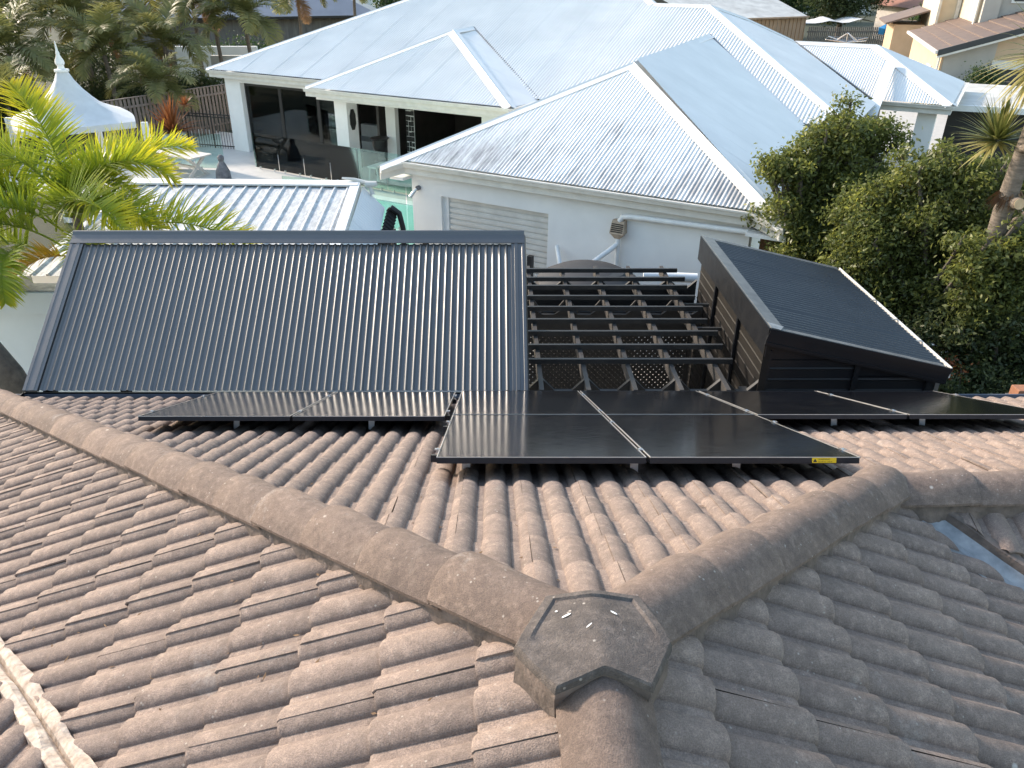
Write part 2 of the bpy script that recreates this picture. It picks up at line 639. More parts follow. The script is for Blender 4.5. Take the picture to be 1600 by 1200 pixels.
def tile_mesh(name):
    vs_, fs_ = [], []
    n = len(XS)
    # rows: top edge at crest side (t=-TL) up to the nose, then nose rounding and lip
    rows = ((-TL, -.002, 0), (-.012, .027, 0), (0.0, .0205, 0))
    for t, lf, dn in rows:
        for x in XS:
            lap = 0.004 * max(0, 1 - max(0, x + .018) / .062) if x > -.018 else .0
            vs_.append((x, t, roll(x) - SAG + lf + lap))
    for r in range(2):
        for i in range(1, n - 1):
            a = r * n + i
            fs_.append((a, a + 1, a + n + 1, a + n))
    # side lip under the lap (first column drops down)
    for r in range(2):
        a = r * n
        for q in (a, a + n):
            pass
    k = len(vs_)
    for t, lf, dn in rows:
        vs_.append((XS[1], t, roll(XS[1]) - SAG + lf + .004))
        vs_.append((XS[1], t, roll(XS[1]) - SAG + lf - .006))
    for r in range(2):
        a = k + r * 2
        fs_.append((a + 2, a + 3, a + 1, a))
    # nose: own vertices so that it stays crisp
    k = len(vs_)
    for x in XS[1:]:
        lap = 0.004 * max(0, 1 - max(0, x + .018) / .062)
        z = roll(x) - SAG + .0205 + lap
        vs_.append((x, 0, z))
        vs_.append((x, -.004, z - .021))
    for i in range(n - 2):
        a = k + 2 * i
        fs_.append((a, a + 2, a + 3, a + 1))
    me = bpy.data.meshes.new(name)
    me.from_pydata(vs_, [], fs_)
    me.materials.append(MATS['tile'])
    me.polygons.foreach_set('use_smooth', [True] * len(me.polygons))
    at = me.attributes.new('wear_shade', 'FLOAT', 'POINT')
    at.data.foreach_set('value', [max(0.0, min(1.0, 1 + p_[1] / GA)) for p_ in vs_])  # upslope end carries both grime and the painted course shade
    me.update()
    # faces must look outwards: local +z is the outer side
    bm = bmesh.new()
    bm.from_mesh(me)
    for f in bm.faces:
        if abs(f.normal.z) > .3 and f.normal.z < 0:
            f.normal_flip()
    bm.to_mesh(me)
    bm.free()
    me.set_sharp_from_angle(angle=R(38))
    return me


tile_me = tile_mesh('tile')
TV = np.array([v.co[:] for v in tile_me.vertices])
TF = [tuple(p.vertices) for p in tile_me.polygons]

rt = random.Random(11)
cam_p = Vector((0, 0, 6.7))
PIT = R(28.417)


def project(p):
    q = Vector(p) - cam_p
    z = q.y * math.cos(PIT) - q.z * math.sin(PIT)
    yd = -q.y * math.sin(PIT) - q.z * math.cos(PIT)
    if z < .2:
        return None
    return 771.25 + 1227.4 * q.x / z, 600 + 1227.4 * yd / z, z


# each roof face: origin function, across axis, plan-down axis, height function, keep-tests (a,b,c): a*x+b*y+c > 0
faces = {
    'N': ((1, 0), (0, 1), zN, [(1, 1, -(AX + AY)), (-1, 1, AX - AY) , (0, 1, -JY)], (-6.0, 9.5), (0.155, EAVE)),
    'W': ((0, 1), (-1, 0), zW, [(-1, -1, AX + AY), (1, 1, -.29 - .03), (-1, 0, AX)], None, None),
    'E': ((0, -1), (1, 0), zE, [(1, -1, AY - AX), (-1, -1, JX + JY + .0), (1, 0, -AX)], None, None),
    'S': ((-1, 0), (0, -1), zS, [(1, 1, -(JX + JY) - .18), (0, -1, JY)], None, None),
    'V': ((1, 0), (0, 1), lambda x, y: AZ + .002 - T * y, [(-1, -1, .29 - .03)], None, None),
}


def inside(key, x, y, eps=0.0):
    if key == 'N':
        a = x + y - (AX + AY) > -eps
        b = (y - x > AY - AX - eps) if x < JX else (y > JY - eps)
        return a and b
    return all(a * x + b * y + c > -eps for a, b, c in faces[key][3])


def cut_planes(key, x, y):
    if key == 'N':
        r = [(1, 1, -(AX + AY))]
        r.append((-1, 1, AX - AY) if x < JX else (0, 1, -JY))
        return r
    return faces[key][3]


cands = []
ranges = {          # across index range, course lower-edge positions (plan distance along down)
    'N': [((.155 + .3 * k), .0) for k in range(-21, 31)],
}


def gen(key, across0, kr, down0, cr):
    (ax, ay), (dx, dy) = faces[key][0], faces[key][1]
    for c in range(*cr):
        dl = down0 + .304 * c            # plan distance of the nose along the down axis
        for k in range(*kr):
            al = across0 + TW * k
            x0, y0 = ax * al + dx * dl, ay * al + dy * dl
            zf = faces[key][2]
            M = Matrix(((ax, dx * CT, 0), (ay, dy * CT, 0), (0, -ST, 0))).to_3x3()
            X = Vector((ax, ay, 0))
            Yv = Vector((dx * CT, dy * CT, -ST))
            Z = X.cross(Yv)
            M3 = Matrix((X, Yv, Z)).transposed()
            o = Vector((x0, y0, zf(x0, y0)))
            cor = []
            for px in (-.018, .06, .14, .22, .282):
                for py in (0, -.1, -.2, -.3, -TL * .99):
                    q = o + M3 @ Vector((px, py, 0))
                    cor.append((q.x, q.y))
            ins = [inside(key, *q) for q in cor]
            if not any(ins):
                continue
            cen = o + M3 @ Vector((.13, -.16, 0))
            pr = project(cen)
            size = 0
            if pr and -90 < pr[0] < 1690 and 560 < pr[1] < 1330:
                size = 1 / pr[2]
            elif not pr or pr[0] < -700 or pr[0] > 2400:
                continue
            cands.append((size, key, o, M3, all(ins)))


gen('N', .160, (-22, 34), 2.776, (-5, 15))
gen('W', 1.04, (-18, 20), -.285 + .03, (0, 19))
gen('E', -1.52, (-14, 10), .285 + .02, (0, 16))
gen('S', -2.05, (-32, 6), -JY + .02, (0, 12))
gen('V', .07, (-22, 2), .1, (0, 16))
cands.sort(key=lambda c: -c[0])
print('tiles', len(cands), 'in view', sum(c[0] > 0 for c in cands))
rest_v, rest_f, rest_t = [], [], []
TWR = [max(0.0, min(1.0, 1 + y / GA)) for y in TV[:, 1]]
nobj = 0
roof_off = house.location
for size, key, o, M3, whole in cands:
    j = Matrix.Rotation(rt.gauss(0, .0045), 3, 'Z') @ Matrix.Rotation(rt.gauss(0, .004), 3, 'X') @ Matrix.Rotation(rt.gauss(0, .006), 3, 'Y')
    MM = M3 @ j
    oo = o + M3 @ Vector((rt.gauss(0, .0015), rt.gauss(0, .004), rt.gauss(0, .0015)))
    if whole and nobj < 300 and size > 0:
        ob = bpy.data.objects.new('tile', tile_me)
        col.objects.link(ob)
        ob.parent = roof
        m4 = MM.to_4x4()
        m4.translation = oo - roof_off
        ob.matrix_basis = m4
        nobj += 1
        continue
    pv = TV @ np.array(MM).T + np.array(oo)
    if whole:
        k = len(rest_v)
        rest_v += pv.tolist()
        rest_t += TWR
        rest_f += [tuple(i + k for i in f) for f in TF]
        continue
    bm = bmesh.new()
    bvs = [bm.verts.new(p) for p in pv]
    for f in TF:
        bm.faces.new([bvs[i] for i in f])
    cx_, cy_ = o.x, o.y
    for a, b, c in cut_planes(key, (o + M3 @ Vector((.13, -.16, 0))).x, cy_):
        nrm = Vector((a, b, 0))
        L = nrm.length
        pco = nrm * (-c / (L * L))
        bmesh.ops.bisect_plane(bm, geom=bm.verts[:] + bm.edges[:] + bm.faces[:], plane_co=pco, plane_no=nrm, clear_inner=True)
    bm.verts.index_update()
    k = len(rest_v)
    rest_v += [tuple(v.co) for v in bm.verts]
    inv = MM.inverted()
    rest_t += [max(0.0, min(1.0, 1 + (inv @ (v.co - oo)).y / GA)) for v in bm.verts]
    for f in bm.faces:
        rest_f.append(tuple(v.index + k for v in f.verts))
    bm.free()
mb = MB()
mb.v, mb.f = rest_v, rest_f
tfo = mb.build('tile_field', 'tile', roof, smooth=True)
tfo.data.attributes.new('wear_shade', 'FLOAT', 'POINT').data.foreach_set('value', rest_t)
stuff(tfo)


# ridge and hip capping
def cap_profile(sc):
    pts = []
    for i in range(13):
        a = -1 + 2 * i / 12
        s = a * .133 * sc
        z = .080 * (1 - abs(a) ** 2.1) - .004
        pts.append((s, z * (1 + (sc - 1) * .6)))
    return pts


def run_caps(p, q, n, start=0.0, lift=.018, seed=3, wide=1.0):
    """overlapping caps laid from the low end q up to the high end p"""
    p, q = Vector(p), Vector(q)
    d = (q - p)
    L = d.length
    d.normalize()
    side = d.cross(Vector((0, 0, 1))).normalized()
    up = side.cross(d).normalized()
    rr = random.Random(seed)
    e = L / n
    for i in range(n):
        m = MB()
        a0 = p + d * (e * i - .03)
        a1 = p + d * (e * (i + 1) + .014)
        jy, jz = rr.gauss(0, .003), rr.gauss(0, .002)
        rows = []
        for (base, sc, lf) in ((a0, .965, -.003), ((a0 + a1) / 2, .99, .004), (a1 - d * .012, 1.055, .0215), (a1, 1.03, .0165)):
            pr = [(s_ * wide, z_) for s_, z_ in cap_profile(sc)]
            rows.append([base + side * (s + jy) + up * (z + lift + lf + jz) for s, z in pr])
        k = len(rows[0])
        for r_ in rows:
            m.v += [tuple(x) for x in r_]
        for r_ in range(3):
            for c_ in range(k - 1):
                a = r_ * k + c_
                m.f.append((a, a + 1, a + k + 1, a + k))
        # thickness: skirt on the nose and both long edges
        b0 = len(m.v)
        for x in rows[-1]:
            m.v.append(tuple(x))
            m.v.append(tuple(x - up * .022 - d * .006))
        for c_ in range(k - 1):
            m.f.append((b0 + 2 * c_, b0 + 2 * c_ + 2, b0 + 2 * c_ + 3, b0 + 2 * c_ + 1))
        for edge in (0, k - 1):
            b0 = len(m.v)
            for r_ in rows:
                m.v.append(tuple(r_[edge]))
                m.v.append(tuple(r_[edge] - up * .013))
            for r_ in range(3):
                m.f.append((b0 + 2 * r_, b0 + 2 * r_ + 2, b0 + 2 * r_ + 3, b0 + 2 * r_ + 1))
        co_ = m.build('ridge_cap', 'cap', roof, smooth=True)
        co_.data.attributes.new('wear_shade', 'FLOAT', 'POINT').data.foreach_set('value', [rr.uniform(.35, 1)] * len(m.v))
    # bedding mortar under both edges
    for sg in (-1, 1):
        m = MB()
        K = int(L / .03)
        for i in range(K + 1):
            c_ = p + d * (L * i / K) + side * sg * wide * (.116 + rr.uniform(-.004, .004))
            top = c_ + up * (lift + .004)
            out = c_ + side * sg * (.004 + rr.uniform(0, .006)) - Vector((0, 0, .055)) + up * lift
            low = c_ + side * sg * (.022 + rr.uniform(-.006, .010)) - Vector((0, 0, .125))
            m.v += [tuple(top), tuple(out), tuple(low)]
            if i:
                a = 3 * i
                m.f += [(a - 3, a, a + 1, a - 2), (a - 2, a + 1, a + 2, a - 1)]
        m.build('mortar_bed', 'mortar', roof, smooth=True)


hipL_end = Vector((xl - .02, EAVE + .02, AZ - T * (EAVE - AY)))
run_caps((AX - .105, AY + .105, AZ - T * .105), hipL_end, 19, seed=3)
run_caps((AX + .105, AY + .105, AZ - T * .105), (JX + .03, JY + .03, JZ), 6, seed=4)
run_caps((AX, -2.4, AZ - .035), (AX, AY - .10, AZ - .035), 9, seed=5, wide=.92)
run_caps((JX + .02, JY, JZ - .004), (JX + 6.5, JY, JZ - .004), 16, seed=6)

# moulded three-way piece where ridge and hips meet
jb = MB()
cx0, cy0 = AX, AY - .012
outl = [(-.136, .150), (-.06, .140), (0, .137), (.06, .140), (.140, .150), (.168, .05), (.192, -.053), (.155, -.125), (.112, -.208), (.055, -.192), (-.006, -.172), (-.065, -.192), (-.131, -.210), (-.185, -.125), (-.230, -.053), (-.182, .05)]
rim = [1, 1, 1, 1, 1, 1, .8, 0, 0, 0, 0, 0, 0, 0, .8, 1]


def jz_(x, y):
    sx = math.sqrt(x * x + .0003)
    yy = max(0, y + .01)
    return AZ + .112 - .27 * sx - .26 * yy


ks = (0.0, .35, .62, .78, .83, .9, .97, 1.0)
n_ = len(outl)
sub = 3
ol, rl = [], []
for i in range(n_):
    for s in range(sub):
        f = s / sub
        j = (i + 1) % n_
        ol.append((outl[i][0] * (1 - f) + outl[j][0] * f, outl[i][1] * (1 - f) + outl[j][1] * f))
        rl.append(rim[i] * (1 - f) + rim[j] * f)
for k in ks[1:]:
    for (x, y), rr_ in zip(ol, rl):
        b = .008 * rr_ if k > .8 else (.0 if k > .7 else 0)
        if k == 1.0:
            b = b * .5 - .006
        jb.v.append((cx0 + x * k, cy0 + y * k, jz_(x * k, y * k) + b))
kk = len(ol)
for (x, y) in ol:
    jb.v.append((cx0 + x * 1.012, cy0 + y * 1.012, jz_(x, y) - .024))
jb.v.append((cx0, cy0, jz_(0, 0)))
for r_ in range(len(ks) - 1):
    for i in range(kk):
        a, b = r_ * kk + i, r_ * kk + (i + 1) % kk
        jb.f.append((a, a + kk, b + kk, b))
ci = len(jb.v) - 1
for i in range(kk):
    jb.f.append((ci, i, (i + 1) % kk))
jo = jb.build('ridge_junction', 'junction', roof, smooth=True)
jo.data.attributes.new('wear_shade', 'FLOAT', 'POINT').data.foreach_set('value', [1.0] * len(jb.v))
# bedding below the junction
jm = MB()
rr = random.Random(5)
for i in range(kk):
    x, y = ol[i]
    e1, e2 = rr.uniform(-.012, .006), rr.uniform(-.01, .02)
    front = y < -.06
    zt = jz_(x, y)
    jm.v += [(cx0 + x * .985, cy0 + y * .985, zt - .018), (cx0 + x * (1 + e1), cy0 + y * (1 + e1), zt - .040), (cx0 + x * (1.0 + e1 * 2), cy0 + y * (.97 + e1), zt - .062 + e2 * .4), (cx0 + x * (1.0 + .25 * max(-.35, min(.3, y + .08))), cy0 + y * (.92 if front else 1.0), zt - .14)]
for i in range(kk):
    a, b = 4 * i, 4 * ((i + 1) % kk)
    jm.f += [(a, b, b + 1, a + 1), (a + 1, b + 1, b + 2, a + 2), (a + 2, b + 2, b + 3, a + 3)]
jm.build('mortar_bed', 'mortar', roof, smooth=True)
# bird droppings on the junction
dr = MB()
for x, y, l, w, an in ((-.085, .03, .03, .008, .5), (.045, .03, .022, .009, -.7), (-.03, -.03, .022, .004, .7), (-.11, .06, .008, .007, 0)):
    k = len(dr.v)
    for i in range(10):
        t = 2 * math.pi * i / 10
        px = x + math.cos(t) * l / 2 * math.cos(an) - math.sin(t) * w / 2 * math.sin(an)
        py = y + math.cos(t) * l / 2 * math.sin(an) + math.sin(t) * w / 2 * math.cos(an)
        dr.v.append((cx0 + px, cy0 + py, jz_(px, py) + .0035))
    dr.f.append(tuple(range(k, k + 10)))
stuff(dr.build('bird_droppings', 'white_paint', roof))

# right valley: pressed metal tray
vm = MB()
for i in range(26):
    s = .05 + i * .16
    bx, by, bz = JX + s, JY - s, JZ - T * s
    for off, dz in ((-.10, .02), (-.03, -.004), (.02, -.016), (.035, -.008), (.05, -.016), (.118, .014), (.135, .040)):
        o2 = off / math.sqrt(2)
        vm.v.append((bx + o2, by + o2, bz + dz - .012))
    if i:
        a = 7 * i
        for c_ in range(6):
            vm.f.append((a - 7 + c_, a - 6 + c_, a + c_ + 1, a + c_))
vm.build('valley_tray', 'galv', roof, smooth=True)
sl = MB()
for i in range(26):
    s = .10 + i * .16
    for o_, dz in ((.080, -.03), (.086, .040), (.108, .055)):
        sl.v.append((JX + s + o_ + rr.uniform(-.004, .004), JY - s + o_, JZ - T * s + dz + rr.uniform(-.008, .008)))
    if i:
        a = 3 * i
        sl.f += [(a - 3, a, a + 1, a - 2), (a - 2, a + 1, a + 2, a - 1)]
sl.build('valley_edge', 'mortar', roof)
# left valley, bedded in crumbling pale mortar
for sg in (-1, 1):
    m = MB()
    rr = random.Random(21 + sg)
    K = 150
    for i in range(K + 1):
        s = -.5 + 5.2 * i / K
        bx, by = .29 - s, s
        bz = AZ + .002 - T * by
        if i % 4 == 0:
            t1, t2, t3 = rr.uniform(-.012, .012), rr.uniform(-.008, .008), rr.uniform(-.020, .020)
            if i == 0:
                j1, j2, j3 = t1, t2, t3
        j1, j2, j3 = j1 * .5 + t1 * .5 + rr.uniform(-.002, .002), j2 * .5 + t2 * .5 + rr.uniform(-.002, .002), j3 * .5 + t3 * .5 + rr.uniform(-.003, .003)
        for off, dz in ((-.004, -.02 + j2), (.010 + j1 * .5, .020 + j2), (.034 + j1, .036 + j2 * 1.5), (.056 + j3 * .6, .029 + j2 * 1.5), (.066 + j3 * .6, -.04)):
            o2 = sg * off / math.sqrt(2)
            m.v.append((bx + o2, by + o2, bz + dz))
        if i:
            a = 5 * i
            for c_ in range(4):
                m.f.append((a - 5 + c_, a - 4 + c_, a + c_ + 1, a + c_))
    m.build('valley_mortar', 'old_mortar', roof)
gt = MB()
gt.box(xl - .1, 12, EAVE + .0, EAVE + .012, 2.60, 2.70)
gt.box(xl - .1, 12, EAVE + .115, EAVE + .125, 2.60, 2.705)
gt.box(xl - .1, 12, EAVE + .012, EAVE + .115, 2.60, 2.61)
gt.build('gutter', 'blue_roof', house)

# ------------------------------------------------------------------ solar panels
PO = .142
Yd = Vector((0, CT, -ST))
Zn = Vector((0, ST, CT))


def on_n(x, y, h=0.0):
    """point above the north-facing roof face: plan x, y and height above it"""
    return Vector((x, y, zN(x, y))) + Vector((0, 0, h))


PW, PL, PT = 1.122, 1.700, .035
ROTX = -TH


def panel(x0, y0, label):
    t = thing('solar_panel', label, 'solar panel', on_n(x0, y0, PO), 'black solar panels on the tiled roof')

    def L(x, y, z):
        q = Vector((x, 0, 0)) + Yd * y + Zn * z
        return tuple(q + t.location)
    gl = MB()
    gl.box(.009, PW - .009, .009, PL - .009, -.006, -.0015, L)
    gl.build('glass', 'panel_glass', t)
    fr = MB()
    fr.box(0, PW, 0, .009, -PT, 0, L)
    fr.box(0, PW, PL - .009, PL, -PT, 0, L)
    fr.box(0, .009, .009, PL - .009, -PT, 0, L)
    fr.box(PW - .009, PW, .009, PL - .009, -PT, 0, L)
    fr.build('frame', 'frame_black', t)
    eg = MB()
    eg.box(-.0015, .0035, -.001, PL, -.004, .0012, L)
    eg.box(PW - .0035, PW + .0015, -.001, PL, -.004, .0012, L)
    eg.box(-.001, PW, -.0012, .002, -.003, .0008, L)
    eg.build('edge_glint', 'edge_glint', t)
    return t, L


x1 = -.305
P1 = panel(x1, 3.515, 'black solar panel at the front, above the moulded ridge junction')
P2 = panel(x1 + PW + .022, 3.515, 'black solar panel at the front carrying the yellow warning sticker')
P3 = panel(x1, 5.103, 'black solar panel in the back row directly behind the left front panel')
P4 = panel(x1 + PW + .022, 5.103, 'black solar panel in the back row directly behind the stickered panel')
P5 = panel(-.365 - PW, 5.0, 'black solar panel in the back row beside the front pair, reflecting slate ribs')
P6 = panel(-.365 - 2 * PW - .022, 5.0, 'leftmost black solar panel, below the slate corrugated roof')
P7 = panel(x1 + 2 * PW + .048, 5.09, 'black solar panel in front of the black lean-to wall')
P8 = panel(x1 + 3 * PW + .070, 5.09, 'rightmost black solar panel running out of the picture')
t, L = P2
st_ = MB()
st_.box(PW - .255, PW - .125, -.0026, -.0012, -.031, -.003, L)
s_ob = st_.build('warning_sticker', 'white_paint', t)
m, nt, bs = new_mat('sticker_yellow')
bs.inputs['Base Color'].default_value = (.85, .55, .01, 1)
bs.inputs['Roughness'].default_value = .4
s_ob.data.materials[0] = m


def text_mesh(body, size, mat, parent, origin, ex, ey, name='lettering', extrude=0.0):
    c = bpy.data.curves.new(name, 'FONT')
    c.body = body
    c.size = size
    c.extrude = extrude
    tmp = bpy.data.objects.new('tmp', c)
    col.objects.link(tmp)
    dg = bpy.context.evaluated_depsgraph_get()
    me = bpy.data.meshes.new_from_object(tmp.evaluated_get(dg))
    bpy.data.objects.remove(tmp)
    ex, ey = Vector(ex), Vector(ey)
    ez = ex.cross(ey)
    o = bpy.data.objects.new(name, me)
    me.materials.clear()
    me.materials.append(MATS[mat])
    col.objects.link(o)
    M = Matrix((ex, ey, ez)).transposed().to_4x4()
    M.translation = Vector(origin)
    me.transform(M)
    o.parent = parent
    return o


loc = s_ob
lt0 = Vector(L(PW - .222, -.0030, -.0155)) - t.location
text_mesh('WARNING', .013, 'iron', s_ob, lt0, (1, 0, 0), Zn)
lt0 = Vector(L(PW - .222, -.0030, -.0275)) - t.location
text_mesh('SOLAR D.C. CABLES', .0085, 'iron', s_ob, lt0, (1, 0, 0), Zn)
tri = MB()
a0, a1, a2 = L(PW - .250, -.0030, -.026), L(PW - .228, -.0030, -.026), L(PW - .239, -.0030, -.008)
tri.add([a0, a1, a2], [(0, 1, 2)])
tri.build('warning_triangle', 'iron', s_ob)


def rail(xa, xb, y, label, brackets):
    t = thing('mounting_rail', label, 'rail', on_n(xa, y, 0), 'rails carrying the solar panels')
    m = MB()
    up = PO - PT - .022
    m.beam(on_n(xa, y, up), on_n(xb, y, up), .038, .040, Zn)
    m.build('bar', 'frame_black', t)
    for bx in brackets:
        b = MB()
        p = on_n(bx, y - .03, 0)
        b.beam(p + Zn * -.03, p + Zn * .085, .045, .006, (0, 1, 0))
        b.beam(p + Zn * -.028, p + Zn * -.028 + Yd * .08, .045, .006, Zn)
        b.build('bracket', 'aluminium', t)
    return t


def clamps(t, y, xs):
    for x in xs:
        c = MB()
        p = on_n(x, y, PO)
        c.beam(p - Yd * .022 + Zn * .0035, p + Yd * .022 + Zn * .0035, .030, .006, Zn)
        c.beam(p + Zn * -.02, p + Zn * .009, .012, .012, (0, 1, 0))
        c.build('clamp', 'bolt', t)


xm = x1 + PW + .011
xr = x1 + 2 * PW + .022 + .013
xq = x1 + 3 * PW + .059
xe = x1 + 4 * PW + .082
r_ = rail(x1 - .05, xr + .02, 3.72, 'front black mounting rail under the two front panels', (x1 + .15, xm - .03, xm + .55))
clamps(r_, 3.72, (x1 - .012, xm, xr - .006))
r_ = rail(x1 - .05, xr + .02, 4.72, 'second black mounting rail under the two front panels', ())
clamps(r_, 4.72, (x1 - .012, xm, xr - .006))
r_ = rail(x1 - .02, xe + .05, 5.35, 'black rail under the long back row, nearer the camera', (x1 + 3.0, x1 + 3.7))
clamps(r_, 5.30, (xm, xr, xq, xe + .012))
r_ = rail(x1 - .02, xe + .05, 6.35, 'black rail under the long back row, nearer the eave', ())
clamps(r_, 6.35, (xm, xr, xq, xe + .012))
r_ = rail(-.365 - 2 * PW - .06, -.34, 5.25, 'black rail under the left back pair, nearer the camera', (-2.0, -.95))
clamps(r_, 5.25, (-.365 - 2 * PW - .035, -.365 - PW - .011, -.352))
r_ = rail(-.365 - 2 * PW - .06, -.34, 6.25, 'black rail under the left back pair, nearer the eave', ())
clamps(r_, 6.25, (-.365 - 2 * PW - .035, -.365 - PW - .011, -.352))

# leaf litter caught in the troughs
lm = MB()
rl_ = random.Random(77)
for i in range(150):
    if i % 3:
        x, y = rl_.uniform(-2.2, .1), rl_.uniform(.9, 3.2)
        if x + y > AX + AY - .15 or x + y < .4:
            continue
        k_ = (y - 1.04 + .018) // .15
        y = 1.04 + .075 + .15 * k_ + rl_.gauss(0, .012)
        z = zW(x, y) - .018
        nrm = Vector((-ST, 0, CT))
    else:
        x, y = rl_.uniform(-1.0, 1.6), rl_.uniform(2.0, 3.5)
        if abs(x - AX) > y - AY - .2:
            continue
        x = .16 + .075 + .15 * ((x - .16) // .15) + rl_.gauss(0, .012)
        z = zN(x, y) - .018
        nrm = Vector((0, ST, CT))
    c_ = Vector((x, y, z)) + nrm * .006
    a = Vector((rl_.gauss(0, 1), rl_.gauss(0, 1), 0)).normalized()
    a = (a - nrm * a.dot(nrm)).normalized()
    b = nrm.cross(a)
    L_, W_ = rl_.uniform(.006, .022), rl_.uniform(.003, .006)
    lm.add([c_ - a * L_, c_ + b * W_ + nrm * .003, c_ + a * L_ + nrm * .004, c_ - b * W_], [(0, 1, 2, 3)])
stuff(lm.build('leaf_litter', 'dead_leaf', roof))

# ------------------------------------------------------------------ slate corrugated patio roof
A33 = R(33)
px0, px1, py0, py1, pz0 = -4.86, .325, 7.16, 8.87, 2.745
pz1 = pz0 + (py1 - py0) * math.tan(A33)
PX = Vector((1, 0, 0))
PD = Vector((0, -math.cos(A33), -math.sin(A33)))     # down the slope
PN = Vector((0, -math.sin(A33), math.cos(A33)))
patio = thing('patio_roof', 'steep slate grey corrugated steel patio roof with flashings', 'roof', (-2.3, 8.0, 0))
SL = (py1 - py0) / math.cos(A33)


def pp(x, s, h=0.0):
    """point on the patio roof: x, distance up the slope, height off it"""
    return Vector((x, py0, pz0)) - PD * s + PN * h


def rib(p):
    """narrow crest, long flank on the left, flat pan"""
    return 1.0 if p < .08 else (1 - (p - .08) / .30 if p < .38 else (0.0 if p < .80 else (p - .80) / .20))


corrugated([pp(px0 + .11, 0), pp(px1 - .10, 0), pp(px1 - .10, SL - .12), pp(px0 + .11, SL - .12)], PD, patio, 'slate_steel', ns=25, depth=.0175, prof=rib)
fl = MB()
sec = [(-.02, 0, -.03), (.0, 0, .030), (.030, 0, .030), (.034, 0, .026), (.075, 0, .026), (.079, 0, .032), (.115, 0, .032), (.119, 0, .026), (.150, 0, .026), (.155, 0, -.004)]
for side, x in (('l', px0 - .03), ('r', px1 + .03)):
    f = MB()
    sg = 1 if side == 'l' else -1
    for s in (-.01, SL + .02):
        f.v += [tuple(pp(x + sg * a, s, h)) for a, b, h in sec]
    k = len(sec)
    f.f = [(i, i + 1, k + i + 1, k + i) if sg > 0 else (i + 1, i, k + i, k + i + 1) for i in range(k - 1)]
    f.box(x - .004, x + .004, 0, 1, 0, 1, lambda X, Y, Z: pp(X, Y * SL, -.16 + Z * .185))
    f.build('barge_flashing', 'slate_steel', patio)
f = MB()
sec = [(-.125, .030), (-.122, .036), (-.060, .036), (-.056, .031), (.0, .034), (.035, .052), (.050, .050), (.050, -.12)]
for x in (px0 - .03, px1 + .03):
    f.v += [tuple(pp(x, SL + a, h)) for a, h in sec]
k = len(sec)
f.f = [(i, i + 1, k + i + 1, k + i) for i in range(k - 1)]
f.build('ridge_flashing', 'slate_steel', patio)
f = MB()
f.box(px0 - .05, px1 + .03, py0 - .13, py0 - .12, pz0 - .125, pz0 - .02)
f.box(px0 - .05, px1 + .03, py0 - .12, py0 + .01, pz0 - .125, pz0 - .115)
f.box(px0 - .05, px1 + .03, py0 + .01, py0 + .03, pz0 - .20, pz0 - .03)
f.box(px0 - .05, px0 - .04, py0 - .12, py0 + .01, pz0 - .115, pz0 - .02)
f.box(px0 - .05, px1 + .03, py0 - .142, py0 - .13, pz0 - .035, pz0 - .012)
f.build('gutter', 'black_steel', patio)
sc_ = MB()
sc_.lathe([(.011, 0), (.011, .004), (.006, .006), (.006, .012), (.003, .013)], (0, 0, 0), 8)
screw0 = sc_.build('screw', 'screw', patio)
screw0.location = pp(px0 + .06, .3, .034) - patio.location
srot = Vector((0, 0, 1)).rotation_difference(PN).to_euler()
screw0.rotation_euler = srot
for s in (.19, .86, 1.50):
    n_s = 22
    for i in range(n_s):
        x = px0 + .11 + .076 * (1 + 3 * i)
        if x > px1 - .12:
            break
        link_copy(screw0, 'screw', patio, pp(x, s, .020) - patio.location, srot)
    for x in (px0 + .055, px1 - .055):
        link_copy(screw0, 'screw', patio, pp(x, s, .028) - patio.location, srot)
f = MB()
f.box(px0 + .1, px0 + .2, py0 + .1, py0 + .2, 0, pz0 - .05)
f.build('post', 'black_steel', patio)
f = MB()
f.box(px1 - .2, px1 - .1, py0 + .1, py0 + .2, 0, pz0 - .05)
f.build('post', 'black_steel', patio)
f = MB()
f.box(px0 + .1, px0 + .2, py1 - .1, py1, 0, pz1 - .15)
f.build('post', 'black_steel', patio)
f = MB()
f.box(px1 - .2, px1 - .1, py1 - .1, py1, 0, pz1 - .15)
f.build('post', 'black_steel', patio)

# ------------------------------------------------------------------ open timber pergola
perg = thing('pergola', 'black timber pergola with open battens beside the patio roof', 'pergola', (1.6, 9, 0))
RX = [.505, .997, 1.489, 1.972, 2.462]
for x in RX:
    m = MB()
    # tail cut to a small notch at the near end
    sec = [(7.20, 2.735), (7.20, 2.640), (7.235, 2.620), (7.255, 2.640), (7.28, 2.602), (7.32, 2.600), (10.98, 2.600), (10.98, 2.735)]
    m.prism([(x - .024, y, z) for y, z in sec], (.048, 0, 0))
    m.build('rafter', 'worn_wood', perg)
BY = [7.81, 8.18, 8.555, 8.91, 9.305, 9.675, 10.045, 10.355, 10.70]
for i, y in enumerate(BY):
    m = MB()
    xa, xb = .34, 2.66 + rnd.uniform(-.03, .05)
    m.box(xa, xb, y - .019, y + .019, 2.737, 2.795)
    m.build('batten', 'black_wood', perg)


